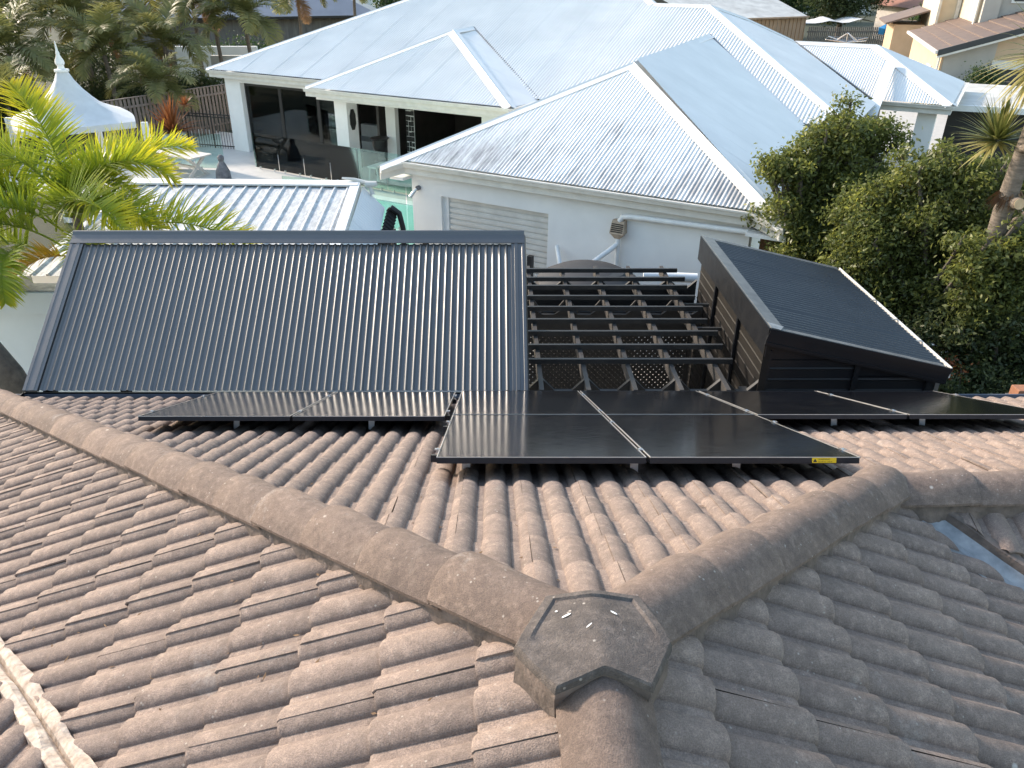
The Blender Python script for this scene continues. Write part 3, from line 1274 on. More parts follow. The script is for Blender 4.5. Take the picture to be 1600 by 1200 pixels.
def notch_board(y, ztop, zlow, zbot, th):
    """board with a trapezoid opening between each pair of rafters"""
    pts = [(.34, zbot)]
    edges = [.505 - .49] + RX + [2.462 + .43]
    top = []
    for a, b in zip(edges[:-1], edges[1:]):
        w = b - a
        top += [(a + .03, ztop), (a + .155, zlow), (b - .155, zlow), (b - .03, ztop)]
    top = [(max(.34, x), z) for x, z in top if x > .2]
    m = MB()
    # strip triangulation: columns between the top outline and the bottom edge
    for (xa, za), (xb, zb) in zip(top[:-1], top[1:]):
        if xb - xa < 1e-4:
            continue
        m.hexa([(xa, y, zbot), (xb, y, zbot), (xb, y + th, zbot), (xa, y + th, zbot), (xa, y, za), (xb, y, zb), (xb, y + th, zb), (xa, y + th, za)])
    return m


notch_board(7.42, 2.73, 2.60, 2.28, .045).build('fascia_board', 'black_wood', perg)
notch_board(10.42, 2.72, 2.60, 2.30, .045).build('fascia_board', 'black_wood', perg)
notch_board(9.95, 2.50, 2.40, 2.15, .045).build('fascia_board', 'black_wood', perg)
for x, y in ((.40, 7.5), (2.72, 7.5), (.40, 10.45), (2.72, 10.45)):
    m = MB()
    m.box(x - .045, x + .045, y - .045, y + .045, 0, 2.59)
    m.build('post', 'black_wood', perg)
for x in RX:
    for sg in (-1, 1):
        m = MB()
        m.beam((x + sg * .03, 9.93, 2.62), (x + sg * .16, 9.93, 2.45), .025, .025, (0, 1, 0))
        m.build('brace', 'worn_wood', perg)
for y, z in ((9.62, 2.70), (8.95, 2.66)):
    m = MB()
    m.box(2.5, 2.84, y - .02, y + .02, z - .04, z)
    m.build('batten', 'black_wood', perg)

# diagonal lattice screen below the pergola
lat = thing('lattice_screen', 'black diagonal lattice screen standing below the pergola battens', 'lattice', (1.8, 10.2, 0))
m = MB()
z0_, z1_, xa_, xb_ = .35, 2.30, .36, 2.80
sp_ = .086
for sg in (-1, 1):
    k0 = -int((z1_ - z0_) / sp_) - 2
    for k in range(k0, int((xb_ - xa_) / sp_) + 30):
        xs = xa_ + k * sp_
        # line x = xs + sg*(z-z0)
        def at(z): return xs + sg * (z - z0_)
        zz = sorted([z0_, z1_, z0_ + sg * (xa_ - xs), z0_ + sg * (xb_ - xs)])
        zz = [z for z in zz if z0_ - 1e-6 <= z <= z1_ + 1e-6 and xa_ - 1e-6 <= at(z) <= xb_ + 1e-6]
        if len(zz) >= 2 and zz[-1] - zz[0] > .02:
            m.beam((at(zz[0]), 10.2 + sg * .004, zz[0]), (at(zz[-1]), 10.2 + sg * .004, zz[-1]), .046, .007, (0, 1, 0))
m.build('lattice', 'black_wood', lat)
for z in (.30, 2.28):
    m = MB()
    m.box(.30, 2.84, 10.17, 10.23, z, z + .06)
    m.build('rail', 'black_wood', lat)
for x in (.30, 2.80):
    m = MB()
    m.box(x - .03, x + .03, 10.165, 10.235, 0, 2.35)
    m.build('post', 'black_wood', lat)

# ------------------------------------------------------------------ black lean-to shed
shed = thing('lean_to_shed', 'black steel lean-to shed with low sloping corrugated roof', 'shed', (3.8, 8.9, 0))
sx0, sx1, sy0, sy1, sz0, sz1 = 2.84, 4.77, 7.38, 10.38, 3.345, 2.895
SD = Vector((sx1 - sx0, 0, sz1 - sz0)).normalized()
SN = Vector((-SD.z, 0, SD.x))


def sp(s, y, h=0.0):
    return Vector((sx0, y, sz0)) + SD * s + SN * h


SLn = math.hypot(sx1 - sx0, sz1 - sz0)
corrugated([sp(.10, sy0 + .02), sp(SLn, sy0 + .02), sp(SLn, sy1 - .03), sp(.10, sy1 - .03)], SD, shed, 'blue_steel', ns=8, depth=.026)
m = MB()
m.hexa([sp(-.005, sy0 - .03, -.02), sp(.16, sy0 - .03, -.02), sp(.16, sy1 + .02, -.02), sp(-.005, sy1 + .02, -.02),
        sp(-.005, sy0 - .03, .034), sp(.16, sy0 - .03, .030), sp(.16, sy1 + .02, .030), sp(-.005, sy1 + .02, .034)])
m.build('top_flashing', 'dusty_flashing', shed)
m = MB()
m.hexa([sp(.16, sy0 - .03, .0), sp(SLn - .03, sy0 - .03, .0), sp(SLn - .03, sy0 + .055, .0), sp(.16, sy0 + .055, .0),
        sp(.16, sy0 - .03, .030), sp(SLn - .03, sy0 - .03, .030), sp(SLn - .03, sy0 + .055, .024), sp(.16, sy0 + .055, .024)])
m.build('side_flashing', 'dusty_flashing', shed)
m = MB()
m.hexa([sp(-.002, sy0 - .034, .035), sp(.10, sy0 - .034, .033), sp(.17, sy0 + .08, .035), sp(-.002, sy0 + .10, .036),
        sp(-.002, sy0 - .034, .038), sp(.10, sy0 - .034, .036), sp(.17, sy0 + .08, .038), sp(-.002, sy0 + .10, .039)])
m.build('corner_patch', 'galv', shed)
m = MB()
m.hexa([sp(.16, sy1 - .05, .0), sp(SLn, sy1 - .05, .0), sp(SLn, sy1 + .02, .0), sp(.16, sy1 + .02, .0),
        sp(.16, sy1 - .05, .026), sp(SLn, sy1 - .05, .026), sp(SLn, sy1 + .02, .030), sp(.16, sy1 + .02, .030)])
m.build('side_flashing', 'dusty_flashing', shed)
# fascia boards
m = MB()
m.hexa([(sx0 - .012, sy0 - .03, sz0 - .30), (sx0, sy0 - .03, sz0 - .30), (sx0, sy1 + .02, sz0 - .30), (sx0 - .012, sy1 + .02, sz0 - .30),
        (sx0 - .012, sy0 - .03, sz0 + .03), (sx0, sy0 - .03, sz0 + .03), (sx0, sy1 + .02, sz0 + .03), (sx0 - .012, sy1 + .02, sz0 + .03)])
m.build('fascia', 'black_steel', shed)
m = MB()
for d0, d1, yy in ((.0, .035, -.042), (.035, .125, -.036), (.125, .15, -.046), (.15, .165, -.040)):
    m.hexa([sp(0, sy0 + yy, -d1), sp(SLn + .06, sy0 + yy, -d1), sp(SLn + .06, sy0 - .012, -d1), sp(0, sy0 - .012, -d1),
            sp(0, sy0 + yy, -d0 + .024), sp(SLn + .06, sy0 + yy, -d0 + .024), sp(SLn + .06, sy0 - .012, -d0 + .024), sp(0, sy0 - .012, -d0 + .024)] if d0 == 0 else
           [sp(0, sy0 + yy, -d1), sp(SLn + .06, sy0 + yy, -d1), sp(SLn + .06, sy0 - .012, -d1), sp(0, sy0 - .012, -d1),
            sp(0, sy0 + yy, -d0), sp(SLn + .06, sy0 + yy, -d0), sp(SLn + .06, sy0 - .012, -d0), sp(0, sy0 - .012, -d0)])
m.build('fascia', 'black_steel', shed)
# gutter on the low side
m = MB()
m.box(sx1 + .045, sx1 + .060, sy0 - .03, sy1 + .02, sz1 - .10, sz1 + .022)
m.box(sx1 - .03, sx1 + .045, sy0 - .03, sy1 + .02, sz1 - .10, sz1 - .09)
m.box(sx1 - .03, sx1 + .045, sy0 - .03, sy0 - .02, sz1 - .09, sz1 + .0)
m.build('gutter', 'cream_paint', shed)
for y in (8.0, 8.6, 9.2):
    m = MB()
    m.box(sx1 - .03, sx1 + .05, y - .015, y + .015, sz1 + .0225, sz1 + .030)
    m.build('gutter_strap', 'bolt', shed)


def ribbed_wall(fn, l0, l1, z0, z1, mat, name):
    """horizontal trapezoid ribs; fn(l, z, out)"""
    m = MB()
    prof = []
    z = z0
    while z < z1:
        prof += [(z, 0), (z + .085, 0), (z + .099, .007), (z + .106, .007), (z + .120, 0)]
        z += .13
    prof = [(min(zz, z1), o_) for zz, o_ in prof]
    for l in (l0, l1):
        m.v += [tuple(fn(l, zz, o_)) for zz, o_ in prof]
    k = len(prof)
    m.f = [(i, i + 1, k + i + 1, k + i) for i in range(k - 1)]
    return m.build(name, mat, shed)


for a, b in ((sy0 + .03, sy0 + 1.02), (sy0 + 1.06, sy0 + 2.05), (sy0 + 2.09, sy1 - .02)):
    ribbed_wall(lambda l, z, o_: (sx0 + .04 - o_, l, z), a, b, .3, sz0 - .28, 'brown_black', 'wall_panel')
for xa_, xb_ in ((sx0 + .055, sx0 + .97), (sx0 + .97, sx0 + 1.90)):
    m = MB()
    zt_ = [sz0 - (x - sx0) * (sz0 - sz1) / (sx1 - sx0) - .03 for x in (xa_, xb_)]
    m.hexa([(xa_, sy0 + .034, 0), (xb_, sy0 + .034, 0), (xb_, sy0 + .05, 0), (xa_, sy0 + .05, 0),
            (xa_, sy0 + .034, zt_[0]), (xb_, sy0 + .034, zt_[1]), (xb_, sy0 + .05, zt_[1]), (xa_, sy0 + .05, zt_[0])])
    m.build('wall_lining', 'black_steel', shed)
m = MB()
m.box(sx0 + .05, sx0 + .06, sy0 + .05, sy1 - .05, 0, sz0 - .05)
m.box(sx0 + .06, sx1 - .1, sy1 - .06, sy1 - .05, 0, sz1 - .05)
m.box(sx1 - .11, sx1 - .1, sy0 + .05, sy1 - .06, 0, sz1 - .06)
m.build('back_lining', 'black_steel', shed)
ribbed_wall(lambda l, z, o_: (l, sy0 + .03 - o_, z), sx0 + .06, sx0 + .98, .3, 2.98, 'black_steel', 'wall_panel')
ribbed_wall(lambda l, z, o_: (l, sy0 + .03 - o_, z), sx0 + 1.02, sx0 + 1.78, .3, 2.78, 'black_steel', 'wall_panel')
for y in (sy0 + .03, sy0 + 1.04, sy0 + 2.07):
    m = MB()
    m.box(sx0 - .0, sx0 + .03, y - .022, y + .022, .0, sz0 - .305)
    m.build('post', 'black_steel', shed)
m = MB()
m.box(sx0 - .02, sx0 + .05, sy0 - .012, sy0 + .0, 0, sz0 - .16)
m.build('corner_post', 'brown_black', shed)
m = MB()
for x, zt in ((sx0 + .02, 3.10), (sx0 + .98, 2.93), (sx0 + 1.78, 2.76)):
    m = MB()
    m.box(x, x + .055, sy0 - .008, sy0 + .02, 0, zt)
    m.build('post', 'black_steel', shed)
    for dz in (.06, .16, .34, .56):
        if zt - dz < 2.3:
            continue
        s_ = MB()
        s_.lathe([(.011, 0), (.010, .006), (.005, .010)], (0, 0, 0), 8)
        so = s_.build('bolt', 'bolt', shed)
        so.rotation_euler = (R(90), 0, 0)
        so.location = Vector((x + .028, sy0 - .008, zt - dz)) - shed.location
s_ = MB()
s_.lathe([(.008, 0), (.008, .004), (.004, .008)], (0, 0, 0), 6)
s0 = s_.build('screw', 'screw', shed)
s0.location = sp(.145, sy0 + .12, .031) - shed.location
for i in range(24):
    link_copy(s0, 'screw', shed, sp(.145, sy0 + .24 + i * .118, .031) - shed.location)
for i in range(14):
    c_ = link_copy(s0, 'screw', shed, Vector((sx0 - .012, sy0 + .15 + i * .2, sz0 - .27)) - shed.location, (0, R(-90), 0))

# weathered fence and post tops right of the shed
wf = thing('paling_fence', 'weathered grey timber paling fence running on behind the black shed', 'fence', (5.2, 8.4, 0))
for i in range(26):
    x = 4.44 + i * .118
    m = MB()
    m.box(x, x + .104, 7.55 + i * .012, 7.568 + i * .012, .05, 2.62 + rnd.uniform(-.02, .02) - (.22 if i > 3 else 0))
    m.build('paling', 'grey_timber', wf)
tp = MB()
tp.box(5.66, 5.81, 7.40, 7.55, 0, 2.61)
tag(tp.build('timber_post', 'terracotta', bevel=.008), 'short orange timber post end at the right edge above the eave', 'post')

# ------------------------------------------------------------------ water tank, pipes and the white wall by the palm
tank = thing('water_tank', 'brown domed water tank behind the pergola', 'water tank', (1.55, 12.25, 0))
m = MB()
m.lathe([(.86, 0), (.86, 1.98), (.83, 2.05), (.60, 2.17), (.30, 2.235), (.0001, 2.25)], (1.55, 12.25, 0), 40)
m.build('shell', 'tank', tank, smooth=True)
m = MB()
m.lathe([(.20, 0), (.20, .05), (.17, .07)], (1.95, 12.1, 2.14), 20)
m.build('lid', 'iron', tank)

ww = thing('boundary_wall', 'white rendered boundary wall with a capping band under the palm', 'wall', (-7.5, 10.1, 0))
m = MB()
m.box(-14, -3.2, 10.02, 10.2, 0, 2.385)
m.build('wall_face', 'white_wall', ww)
m = MB()
m.box(-14, -3.2, 9.99, 10.24, 2.388, 2.70)
m.build('capping_band', 'white_wall', ww)
m = MB()
m.box(-14, -3.2, 10.02, 10.30, 2.703, 2.725)
m.build('flashing', 'galv', ww)
m = MB()
m.tube([(-5.33, 8.1, 0), (-5.38, 8.1, 1.2), (-5.72, 8.12, 2.4), (-6.15, 8.15, 3.3)], [.24, .23, .21, .19], 14)
tr_ = m.build('palm_stump', 'bark', smooth=True)
tag(tr_, 'dark leaning trunk at the left edge before the white wall', 'trunk')

# white trough-ribbed shed roof
ws = thing('white_shed', 'low white shed with grubby ribbed roof behind the slate patio roof', 'shed', (-4.6, 13.6, 0))


def trap(p):
    return 1.0 if p < .12 else (1 - (p - .12) / .06 if p < .18 else (0 if p < .94 else (p - .94) / .06))


za, zb = 2.49, 2.77
corrugated([(-7.2, 11.2, za), (-2.46, 11.2, za), (-2.68, 15.62, zb), (-7.2, 15.8, zb)], (.03, -1, 0), ws, 'lichen_roof', pitch=.25, depth=.032, ns=25, per=3, prof=trap)
m = MB()
m.hexa([(-7.2, 15.5, zb + .02), (-2.66, 15.32, zb + .02), (-2.66, 15.66, zb + .02), (-7.2, 15.84, zb + .02),
        (-7.2, 15.5, zb + .055), (-2.66, 15.32, zb + .055), (-2.66, 15.66, zb + .06), (-7.2, 15.84, zb + .06)])
m.build('ridge_flashing', 'roof_cap_white', ws)
m = MB()
m.hexa([(-2.62, 11.2, za - .14), (-2.44, 11.2, za - .14), (-2.64, 15.66, zb - .14), (-2.82, 15.66, zb - .14),
        (-2.62, 11.2, za + .05), (-2.44, 11.2, za + .05), (-2.64, 15.66, zb + .062), (-2.82, 15.66, zb + .062)])
m.build('barge_flashing', 'roof_cap_white', ws)
corrugated([(-2.60, 15.60, 2.73), (-2.42, 11.6, 2.47), (-2.08, 13.0, 2.09), (-2.12, 15.5, 2.37)], (.9, 0, -.9), ws, 'white_roof', name='side_sheet', pitch=.11, depth=.008, ns=6, per=8)
m = MB()
for i in range(20):
    f = i / 19
    p = Vector((-2.10, 15.35, 2.34)).lerp(Vector((-2.10, 12.6, 1.95)), f)
    m.tube([p, p + Vector((.16, 0, -.14))], .055, 8)
m.build('eave_gutter', 'brown_black', ws)
m = MB()
m.tube([(-2.02, 15.2, 2.42), (-1.86, 15.2, 2.30), (-1.80, 15.2, 2.0), (-1.80, 15.2, 0)], .055, 10)
m.build('downpipe', 'iron', ws, smooth=True)
m = MB()
m.box(-7.1, -2.75, 11.4, 15.5, 0, 2.42)
m.build('wall', 'white_wall', ws)
# bird-shaped wind vane ornament on its corner
m = MB()
m.tube([(-3.0, 15.6, 2.89), (-2.75, 15.6, 2.86), (-2.5, 15.55, 2.80), (-2.42, 15.55, 2.73)], [.02, .035, .05, .03], 8)
m.tube([(-2.52, 15.5, 2.79), (-2.30, 15.48, 2.81)], [.07, .05], 8)
m.tube([(-2.45, 15.5, 2.79), (-2.40, 15.5, 2.59)], [.03, .05], 8)
tag(m.build('roof_ornament', 'cream_paint', smooth=True), 'small cream hook-shaped ornament on the white shed corner', 'ornament')

# ------------------------------------------------------------------ neighbour's white house
wh = thing('white_house', 'white single storey house with many-hipped white corrugated steel roof', 'house', H(-12, 22, 0))
TT = math.tan(R(22.5))
ZE = 3.0


def zf_(w): return ZE + TT * (w - 21.87)
def ze_(u): return ZE + TT * (-2.76 - u)


HD = Vector((-WX, -WY, 0))      # towards us
UD = Vector((UX, UY, 0))
Mc, E2 = H(-25.95, 21.87, ZE), H(-2.76, 21.87, ZE)
r2, r1 = H(-8.47, 27.58, zf_(27.58)), H(-10.35, 27.58, zf_(27.58))
R0, Lr = H(-11.75, 28.98, zf_(28.98)), H(-18.84, 28.98, zf_(28.98))
corrugated([Mc, E2, r2, r1, R0, Lr], HD, wh, 'white_roof', ns=6, depth=.032, pitch=.105, per=7)
e3, e4, e5 = H(-7.51, 28.51, ze_(-7.51)), H(-5.96, 28.94, ze_(-5.96)), H(-2.80, 26.1, ze_(-2.80))
corrugated([E2, r2, e3, e4, e5], UD, wh, 'white_roof', ns=4, depth=.012)
# hidden back slopes close the roof
bk = MB()
bk.add([Mc, Lr, H(-25.95, 36.0, ZE)], [(0, 1, 2)])
bk.add([Lr, R0, H(-8, 36, ZE), H(-25.95, 36, ZE)], [(0, 1, 2, 3)])
bk.add([r1, r2, e3, H(-8, 36, ZE)], [(0, 1, 2, 3)])
bk.build('back_slope', 'white_roof', wh)
# patio wing
G1, G2, g1, g2 = H(-19.3, 20.15, ZE), H(-11.55, 20.15, ZE), H(-15.98, 23.95, 4.575), H(-16.25, 25.66, 4.575)
corrugated([G1, G2, g1], HD, wh, 'white_roof', ns=6, depth=.030, pitch=.10, per=7)
corrugated([G2, H(-11.55, 21.9, ZE), g2, g1], UD, wh, 'white_roof', ns=4, depth=.010)
bk = MB()
bk.add([G1, g1, g2, H(-19.3, 21.9, ZE)], [(0, 1, 2, 3)])
bk.build('back_slope', 'white_roof', wh)
# garage wing
gA, gB, gC, gD = H(-10.58, 12.99, 2.875), H(-10.15, 13.29, 3.0), H(-2.91, 13.29, 3.0), H(-2.30, 13.02, 2.89)
pk, Pv, Vv = H(-6.86, 17.35, 4.68), H(-7.82, 25.8, 4.66), H(-3.63, 21.34, 2.80)
corrugated([gA, gB, gC, gD, pk], HD, wh, 'dirty_roof', ns=5)
corrugated([gD, Vv, Pv, pk], UD, wh, 'white_roof', ns=4, depth=.010)
bk = MB()
bk.add([gA, pk, Pv, H(-11.2, 22.0, 2.9)], [(0, 1, 2, 3)])
bk.build('back_slope', 'white_roof', wh)
# right wing
k1, k0 = H(-3.58, 30.12, 4.21), H(-6.15, 30.12, 4.21)
q1, q2 = H(-3.05, 27.14, 2.98), H(-.89, 27.14, 2.98)
corrugated([k0, q1, q2, k1], HD, wh, 'white_roof', ns=5)
corrugated([q2, H(-.89, 33.0, 2.98), H(-3.58, 30.5, 4.21), k1], UD, wh, 'white_roof', ns=4, depth=.010)
for p, q, sa, sb, w in (
        (Mc, Lr, (0, 0, 0), HD, .2), (Lr, R0, HD, -HD, .2), (R0, r1, HD, UD, .2), (r1, r2, HD, -HD, .2), (r2, E2, HD, UD, .2),
        (G1, g1, -UD, HD, .2), (g1, g2, -UD, UD, .2), (g1, G2, HD, UD, .22),
        (gA, pk, -UD, HD, .2), (pk, Pv, -UD, UD, .2), (pk, gD, HD, UD, .2),
        (k0, k1, HD, -HD, .22), (k1, q2, HD, UD, .24), (e3, r2, UD, -UD, .2), (e3, e4, UD, -HD, .15)):
    p, q = Vector(p), Vector(q)
    d = (q - p).normalized()

    def drop(s):
        s = Vector(s)
        if s.length < .1:
            s = -UD
        s = s - d * s.dot(d)
        s.z = 0
        s.normalize()
        f = abs(d.z) > .05
        return s * 1.0 + Vector((0, 0, -(.30 if f else TT)))
    cap_strip(p, q, drop(sa), drop(sb), w, wh, 'roof_cap_white')
# dark valley gutters
for p, q in ((Pv, Vv), (k0, q1), (g2, H(-11.6, 21.95, ZE))):
    m = MB()
    m.beam(Vector(p) + Vector((0, 0, .008)), Vector(q) + Vector((0, 0, .012)), .055, .05)
    m.build('valley_gutter', 'stone_grey', wh)


def gutter(p, q, out, parent=wh, h=.11, w=.12):
    p, q, out = Vector(p), Vector(q), Vector(out).normalized()
    m = MB()
    dn = Vector((0, 0, -1))
    o0, o1 = out * -.01, out * w
    m.hexa([p + o0 + dn * h, p + o1 * .8 + dn * h, q + o1 * .8 + dn * h, q + o0 + dn * h, p + o0 + dn * .02, p + o1 + dn * .02, q + o1 + dn * .02, q + o0 + dn * .02])
    m.hexa([p + o1 + dn * .03, p + o1 * 1.12 + dn * .03, q + o1 * 1.12 + dn * .03, q + o1 + dn * .03, p + o1, p + o1 * 1.12, q + o1 * 1.12, q + o1])
    m.build('gutter', 'cream_paint', parent)
    m = MB()
    m.hexa([p - out * .03 + dn * .26, p + out * .01 + dn * .26, q + out * .01 + dn * .26, q - out * .03 + dn * .26, p - out * .03 + dn * .1, p + out * .01 + dn * .1, q + out * .01 + dn * .1, q - out * .03 + dn * .1])
    m.build('fascia', 'cream_paint', parent)


gutter(Mc + UD * .12, H(-18.9, 21.87, ZE), HD)
gutter(G1, G2, HD)
gutter(G2, H(-11.55, 21.9, ZE), UD)
gutter(gB, gC, HD)
gutter(gA, gB, UD * .8 + HD * .6)
gutter(gC, gD, HD + UD * -.3)
gutter(gD, Vv, UD)
gutter(q1, q2, HD)
gutter(q2, H(-.89, 33, 2.98), UD)

# walls


def hb(u0, u1, w0, w1, z0, z1, name, mat, parent=wh, **kw):
    m = MB()
    m.box(u0, u1, w0, w1, z0, z1, H)
    return m.build(name, mat, parent, **kw)


hb(-10.15, -9.40, 13.5, 13.70, 0, 2.95, 'wall', 'white_wall')
hb(-9.40, -6.86, 13.5, 13.70, 2.31, 2.95, 'wall', 'white_wall')
hb(-6.86, -2.97, 13.5, 13.70, 0, 2.95, 'wall', 'white_wall')
hb(-10.15, -9.95, 13.70, 22.0, 0, 2.85, 'wall', 'white_wall')
hb(-3.45, -3.25, 13.70, 20.5, 0, 2.6, 'wall', 'white_wall')
hb(-10.5, -10.15, 13.2, 13.5, 2.60, 2.66, 'soffit', 'white_paint')
hb(-2.97, -2.36, 13.15, 14.2, 2.60, 2.66, 'soffit', 'white_paint')
hb(-2.93, -2.50, 14.2, 14.24, 0, 2.58, 'blind', 'wicker')
hb(-2.50, -2.22, 14.1, 14.24, 0, 2.60, 'corner_post', 'white_wall')
for i in range(19):
    z = .02 + i * .121
    m = MB()
    m.box(-9.27, -6.86, 13.62, 13.63, z, z + .114, H)
    m.box(-9.27, -6.86, 13.606, 13.62, z + .022, z + .092, H)
    m.build('door_slat', 'cream_paint', wh)
hb(-9.40, -9.27, 13.58, 13.66, 0, 2.31, 'door_track', 'white_paint')
# patio front
hb(-25.35, -24.55, 22.15, 22.75, 0, 2.78, 'column', 'white_wall')
hb(-18.75, -18.22, 20.85, 21.38, 0, 2.78, 'column', 'white_wall')
hb(-12.95, -12.4, 20.85, 21.38, 0, 2.78, 'column', 'white_wall')
hb(-24.55, -19.0, 22.15, 22.60, 2.58, 2.80, 'lintel', 'white_wall')
hb(-19.1, -11.8, 20.40, 21.0, 2.62, 2.80, 'lintel', 'white_wall')
hb(-25.8, -19.2, 21.95, 22.6, 2.80, 2.84, 'soffit', 'white_paint')
hb(-19.2, -11.6, 20.3, 22.6, 2.80, 2.84, 'soffit', 'white_paint')
hb(-25.9, -25.35, 22.75, 36, 0, 2.84, 'wall', 'white_wall')
hb(-17.75, -17.35, 22.3, 22.5, 0, 2.78, 'pilaster', 'white_wall')
# dark interior
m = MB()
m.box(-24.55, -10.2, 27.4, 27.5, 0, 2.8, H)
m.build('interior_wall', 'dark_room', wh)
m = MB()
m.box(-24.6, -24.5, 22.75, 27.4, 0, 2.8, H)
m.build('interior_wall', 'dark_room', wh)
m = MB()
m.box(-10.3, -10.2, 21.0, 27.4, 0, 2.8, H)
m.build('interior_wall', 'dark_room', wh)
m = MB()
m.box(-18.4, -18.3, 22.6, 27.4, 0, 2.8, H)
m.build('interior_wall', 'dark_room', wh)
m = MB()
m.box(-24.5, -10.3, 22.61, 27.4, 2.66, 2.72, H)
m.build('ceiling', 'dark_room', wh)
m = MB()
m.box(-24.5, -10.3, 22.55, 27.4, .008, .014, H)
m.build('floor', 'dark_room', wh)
for a, b in ((-24.52, -22.72), (-22.72, -20.85), (-20.85, -19.0)):
    f = MB()
    for u0, u1, z0, z1 in ((a, a + .07, 0, 2.56), (b - .07, b, 0, 2.56), (a + .07, b - .07, 0, .08), (a + .07, b - .07, 2.46, 2.56)):
        f.box(u0, u1, 22.34, 22.40, z0, z1, H)
    fo = f.build('window_frame', 'iron', wh)
    gpn = MB()
    gpn.box(a + .07, b - .07, 22.36, 22.37, .08, 2.46, H)
    gpn.build('pane', 'dark_glass', fo)
# octagonal plaque on the column
m = MB()
pc = H(-18.215, 21.10, 1.95)
m.prism([pc + Vector((WX, WY, 0)) * (.15 * math.cos(a)) + Vector((0, 0, .36 * math.sin(a))) for a in [R(22.5 + 45 * i) for i in range(8)]], UD * .03)
tag(m.build('wall_plaque', 'iron'), 'black octagonal plaque hung on the white patio column', 'plaque')
# downpipe with rain head on the garage wall
dp = thing('rain_pipe', 'white rain pipe and rusty rain head on the garage wall', 'pipe', H(-4, 13.4, 2.5))
m = MB()
m.tube([H(-2.36, 13.0, 2.80), H(-2.37, 13.05, 2.68), H(-2.50, 13.36, 2.63), H(-5.12, 13.40, 2.545), H(-5.27, 13.40, 2.52), H(-5.33, 13.40, 2.43)], .052, 12)
m.build('pipe', 'white_pipe', dp, smooth=True)
m = MB()
m.hexa([H(-5.48, 13.30, 2.20), H(-5.20, 13.30, 2.20), H(-5.20, 13.49, 2.20), H(-5.48, 13.49, 2.20), H(-5.46, 13.36, 2.44), H(-5.22, 13.36, 2.44), H(-5.22, 13.49, 2.44), H(-5.46, 13.49, 2.44)])
m.hexa([H(-5.39, 13.36, 2.10), H(-5.29, 13.36, 2.10), H(-5.29, 13.46, 2.10), H(-5.39, 13.46, 2.10), H(-5.47, 13.31, 2.197), H(-5.21, 13.31, 2.197), H(-5.21, 13.48, 2.197), H(-5.47, 13.48, 2.197)])
rh = m.build('rain_head', 'rusty_cream', dp)
for i in range(5):
    m = MB()
    z = 2.235 + i * .034
    sh = .06 * (z - 2.2) / .24
    m.box(-5.455, -5.225, 13.292 + sh, 13.30 + sh, z, z + .018, H)
    m.build('louvre', 'iron', rh)
m = MB()
m.tube([H(-5.34, 13.41, 2.12), H(-5.34, 13.41, 2.0), H(-5.38, 13.33, 1.94), H(-5.72, 12.95, 1.62), H(-5.78, 12.9, 1.5), H(-5.78, 12.9, 1.4)], .05, 12)
m.build('pipe', 'white_pipe', dp, smooth=True)
m = MB()
m.tube([H(-5.34, 13.43, 1.98), H(-5.34, 13.43, 0)], .045, 12)
m.build('pipe', 'white_pipe', dp, smooth=True)
op = MB()
op.tube([H(-6.6, 13.40, 1.72), H(-6.30, 13.0, 1.45), H(-6.2, 12.9, 1.2)], .045, 12)
tag(op.build('overflow_pipe', 'white_pipe', smooth=True), 'short slanting white pipe left of the water tank', 'pipe')
op = MB()
op.tube([(2.3, 11.4, 2.42), (3.1, 11.3, 2.42)], .075, 14)
tag(op.build('storm_pipe', 'white_pipe', smooth=True), 'thick white pipe lying behind the pergola next to the black shed', 'pipe')
wl_ = thing('wall_light', 'small metal spotlight at the garage wall corner', 'light', H(-9.96, 13.45, 2.42))
m = MB()
m.tube([H(-9.96, 13.5, 2.42), H(-9.96, 13.42, 2.42)], .05, 12)
m.build('base', 'stone_grey', wl_, smooth=True)
m = MB()
m.tube([H(-9.97, 13.42, 2.41), H(-10.06, 13.30, 2.25)], [.03, .042], 12)
m.build('barrel', 'aluminium', wl_, smooth=True)

# black tubular fence before the garage door
bf = thing('tubular_fence', 'black tubular fence before the white roller door', 'fence', H(-8.6, 12.9, 0))
for u in (-10.28, -9.42, -6.92):
    m = MB()
    m.box(u - .05, u + .05, 12.86, 12.96, 0, 1.62, H)
    m.build('post', 'iron', bf)
for z in (.12, 1.28):
    m = MB()
    m.box(-9.37, -6.97, 12.895, 12.925, z, z + .04, H)
    m.build('rail', 'iron', bf)
for i in range(20):
    u = -9.27 + i * .12
    m = MB()
    m.box(u - .009, u + .009, 12.90, 12.92, .162, 1.278, H)
    m.build('picket', 'iron', bf)

# pool and glass fencing
pool = MB()
pool.add([H(-17.2, 14.4, .012), H(-10.6, 14.4, .012), H(-10.6, 19.15, .012), H(-17.2, 19.15, .012)], [(0, 1, 2, 3)])
struct(pool.build('pool_water', 'pool_water'))
co = MB()
co.box(-17.5, -10.4, 19.15, 19.50, 0, .05, H)
struct(co.build('pool_coping', 'white_paint'))


def glass_fence(pts, label, z=1.2):
    a = Vector(pts[0])
    t = thing('glass_fence', label, 'glass fence', a, 'frameless glass pool fences')
    for p, q in zip(pts[:-1], pts[1:]):
        p, q = Vector(p), Vector(q)
        L_ = (q - p).length
        n = max(1, round(L_ / 1.25))
        d = (q - p) / n
        for i in range(n):
            m = MB()
            s, e = p + d * i + d.normalized() * .02, p + d * (i + 1) - d.normalized() * .02
            m.beam(s + Vector((0, 0, z / 2 + .06)), e + Vector((0, 0, z / 2 + .06)), .012, z)
            m.build('glass_panel', 'fence_glass', t)
            for f in (.2, .8):
                m = MB()
                c = s.lerp(e, f)
                m.lathe([(.025, 0), (.025, .10)], c, 10)
                m.build('spigot', 'aluminium', t)
    return t


